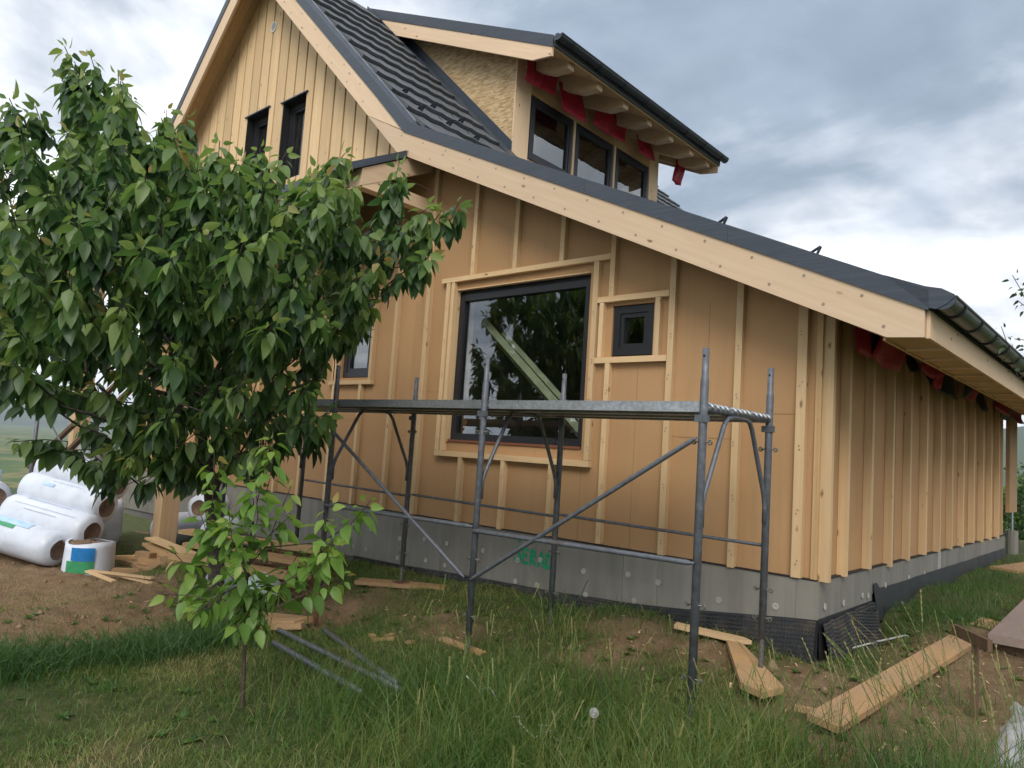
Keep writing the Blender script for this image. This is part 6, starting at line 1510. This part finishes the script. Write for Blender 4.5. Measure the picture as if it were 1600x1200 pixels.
stalks(pos, 'grass_stalks', 'thin flowering grass stalks rising before the scaffold')
pos = []
for i in range(75): pos.append((random.uniform(1.0,1.66), random.uniform(-2.5,-1.0), random.uniform(.55,.98), random.gauss(2.6,.5), random.uniform(.15,.65), random.random()*.7))
stalks(pos, 'rye_stalks', 'tall silvery grass ears leaning left at the right edge')
# dry straw litter lying about
x, y = scatter(22000, -9, 2.2, -4.2, 2.0, lambda x, y: np.clip(.15+.9*(fbm(x*1.5, y*1.5, 2, 15)-.3), 0, 1)); n = len(x)
st = blades(x, y, rng.uniform(.05,.16,n), rng.uniform(.002,.0035,n), np.full(n, 1.25), np.clip(rng.normal(.9,.08,n), 0, 1), zoff=.018)
merge([st], 'dry_straw', 'dry straw and dead grass littering the trodden earth')
# dandelion clocks and small clods of earth
def dandelion(x, y, h, label):
    z = G(x, y); t = thing('dandelion', (x,y,z), label, 'flower')
    mb = MB(); mb.smooth = True; mb.tube([(x,y,z-.01),(x+.012,y,z+h*.5),(x+.005,y,z+h)], .0028, 6); mb.build('stem', MAT['leaf_stalk'], t)
    mb = MB(); c = Vector((x+.005,y,z+h+.004))
    for k in range(110):
        zz = 1-2*(k+.5)/110; a = k*2.39996; r = math.sqrt(1-zz*zz); d = Vector((r*math.cos(a), r*math.sin(a), zz))
        s = d.cross(Vector((.3,.5,.8))).normalized(); u = s.cross(d)
        mb.add([c+d*.006-s*.0004, c+d*.006+s*.0004, c+d*.021+s*.0004, c+d*.021-s*.0004], [(0,1,2,3)])
        for q in range(3):
            v = s*math.cos(2.09*q)+u*math.sin(2.09*q); w = d.cross(v)
            mb.add([c+d*.021, c+d*.026+v*.006+w*.001, c+d*.026+v*.006-w*.001], [(0,1,2)])
    mb.build('seed_head', MAT['white_wire'], t)
dandelion(-.28,-2.55,.33,'white dandelion clock in the grass before the scaffold')
x, y = scatter(9000, -11, 2.2, -4.4, 2, lambda x, y: soil_mask(x, y)*.8); n = len(x)
V, T = [], []
ico = np.array([(1,0,0),(-1,0,0),(0,1,0),(0,-1,0),(0,0,1),(0,0,-1)], float); it = np.array([(0,2,4),(2,1,4),(1,3,4),(3,0,4),(2,0,5),(1,2,5),(3,1,5),(0,3,5)])
sz = rng.lognormal(-4.75,.55,n)
Vv = np.stack([x, y, gz(x, y)], 1)[:,None,:]+ico[None]*rng.uniform(.6,1.3,(n,6,1))*sz[:,None,None]
me = npmesh('earth_clods', Vv.reshape(-1,3), (it[None]+6*np.arange(n)[:,None,None]).reshape(-1,3), MAT['stone_clod'], smooth=False)
o = bpy.data.objects.new('earth_clods', me); COL.objects.link(o); props(o, 'loose clods of brown earth and small stones', 'soil', None, 'stuff')

# low broad-leaved weeds and sawn wood chips
x, y = scatter(2600, -6.5, 2.2, -4.8, 3.0, lambda x, y: np.clip(.25+.9*(fbm(x*1.6+3, y*1.6, 3, 19)-.35), 0, 1)); n = len(x); k = 7
az = (rng.uniform(0, 6.28, (n,1))+np.arange(k)[None]*.9+rng.normal(0,.2,(n,k))).ravel()
el = rng.uniform(.15,.95,n*k)
ax_ = np.stack([np.cos(az)*np.cos(el), np.sin(az)*np.cos(el), np.sin(el)], 1)
nn = unit(np.stack([-np.cos(az)*np.sin(el), -np.sin(az)*np.sin(el), np.cos(el)], 1)+rng.normal(0,.12,(n*k,3))); nn = unit(nn-ax_*(nn*ax_).sum(1, keepdims=True))
bs = np.repeat(np.stack([x, y, gz(x, y)], 1), k, 0)
me = leaves_mesh('low_weeds', bs, ax_, nn, np.repeat(rng.uniform(.025,.075,n), k)*rng.uniform(.7,1.2,n*k), np.clip(rng.normal(.30,.13,n*k), 0, 1), MAT['grass_blade'], .36)
o = bpy.data.objects.new('low_weeds', me); COL.objects.link(o); props(o, 'low broad-leaved weeds scattered over the trodden ground', 'weeds', None, 'stuff')
x, y = scatter(1500, -6, 1.8, -2.8, 1.5, lambda x, y: np.clip(.1+soil_mask(x, y), 0, 1)); n = len(x)
a = rng.uniform(0, 6.28, n); l = rng.uniform(.006,.028,n); w = rng.uniform(.003,.009,n); z = gz(x, y)+.006
d = np.stack([np.cos(a), np.sin(a), rng.normal(0,.25,n)], 1); s_ = np.stack([-np.sin(a), np.cos(a), rng.normal(0,.25,n)], 1); c = np.stack([x, y, z], 1)
V = np.stack([c-d*l[:,None]-s_*w[:,None], c+d*l[:,None]-s_*w[:,None], c+d*l[:,None]+s_*w[:,None], c-d*l[:,None]+s_*w[:,None]], 1).reshape(-1,3)
T = (np.array([(0,1,2),(0,2,3)])[None]+4*np.arange(n)[:,None,None]).reshape(-1,3)
me = npmesh('wood_chips', V, T, MAT['batten_x'])
o = bpy.data.objects.new('wood_chips', me); COL.objects.link(o); props(o, 'pale wood chips and splinters on the bare earth', 'wood chips', None, 'stuff')

# ------------------------------------------------------------------ haze: the air between here and the hills
def make_haze():
    m = bpy.data.materials.new('air'); m.use_nodes = True; t = m.node_tree; t.nodes.clear()
    o = N(t, 'ShaderNodeOutputMaterial')
    v = N(t, 'ShaderNodeVolumePrincipled', inp={'Color': (.80,.88,1.0,1), 'Density': 1.1e-4, 'Anisotropy': .2})
    t.links.new(v.outputs[0], o.inputs['Volume'])
    ob = MB().box(-15000, 15000, -15000, 15000, -80, 480).build('haze', m)
    ob['kind'] = 'stuff'; ob['label'] = 'pale bluish air in front of the distant hills'
make_haze()
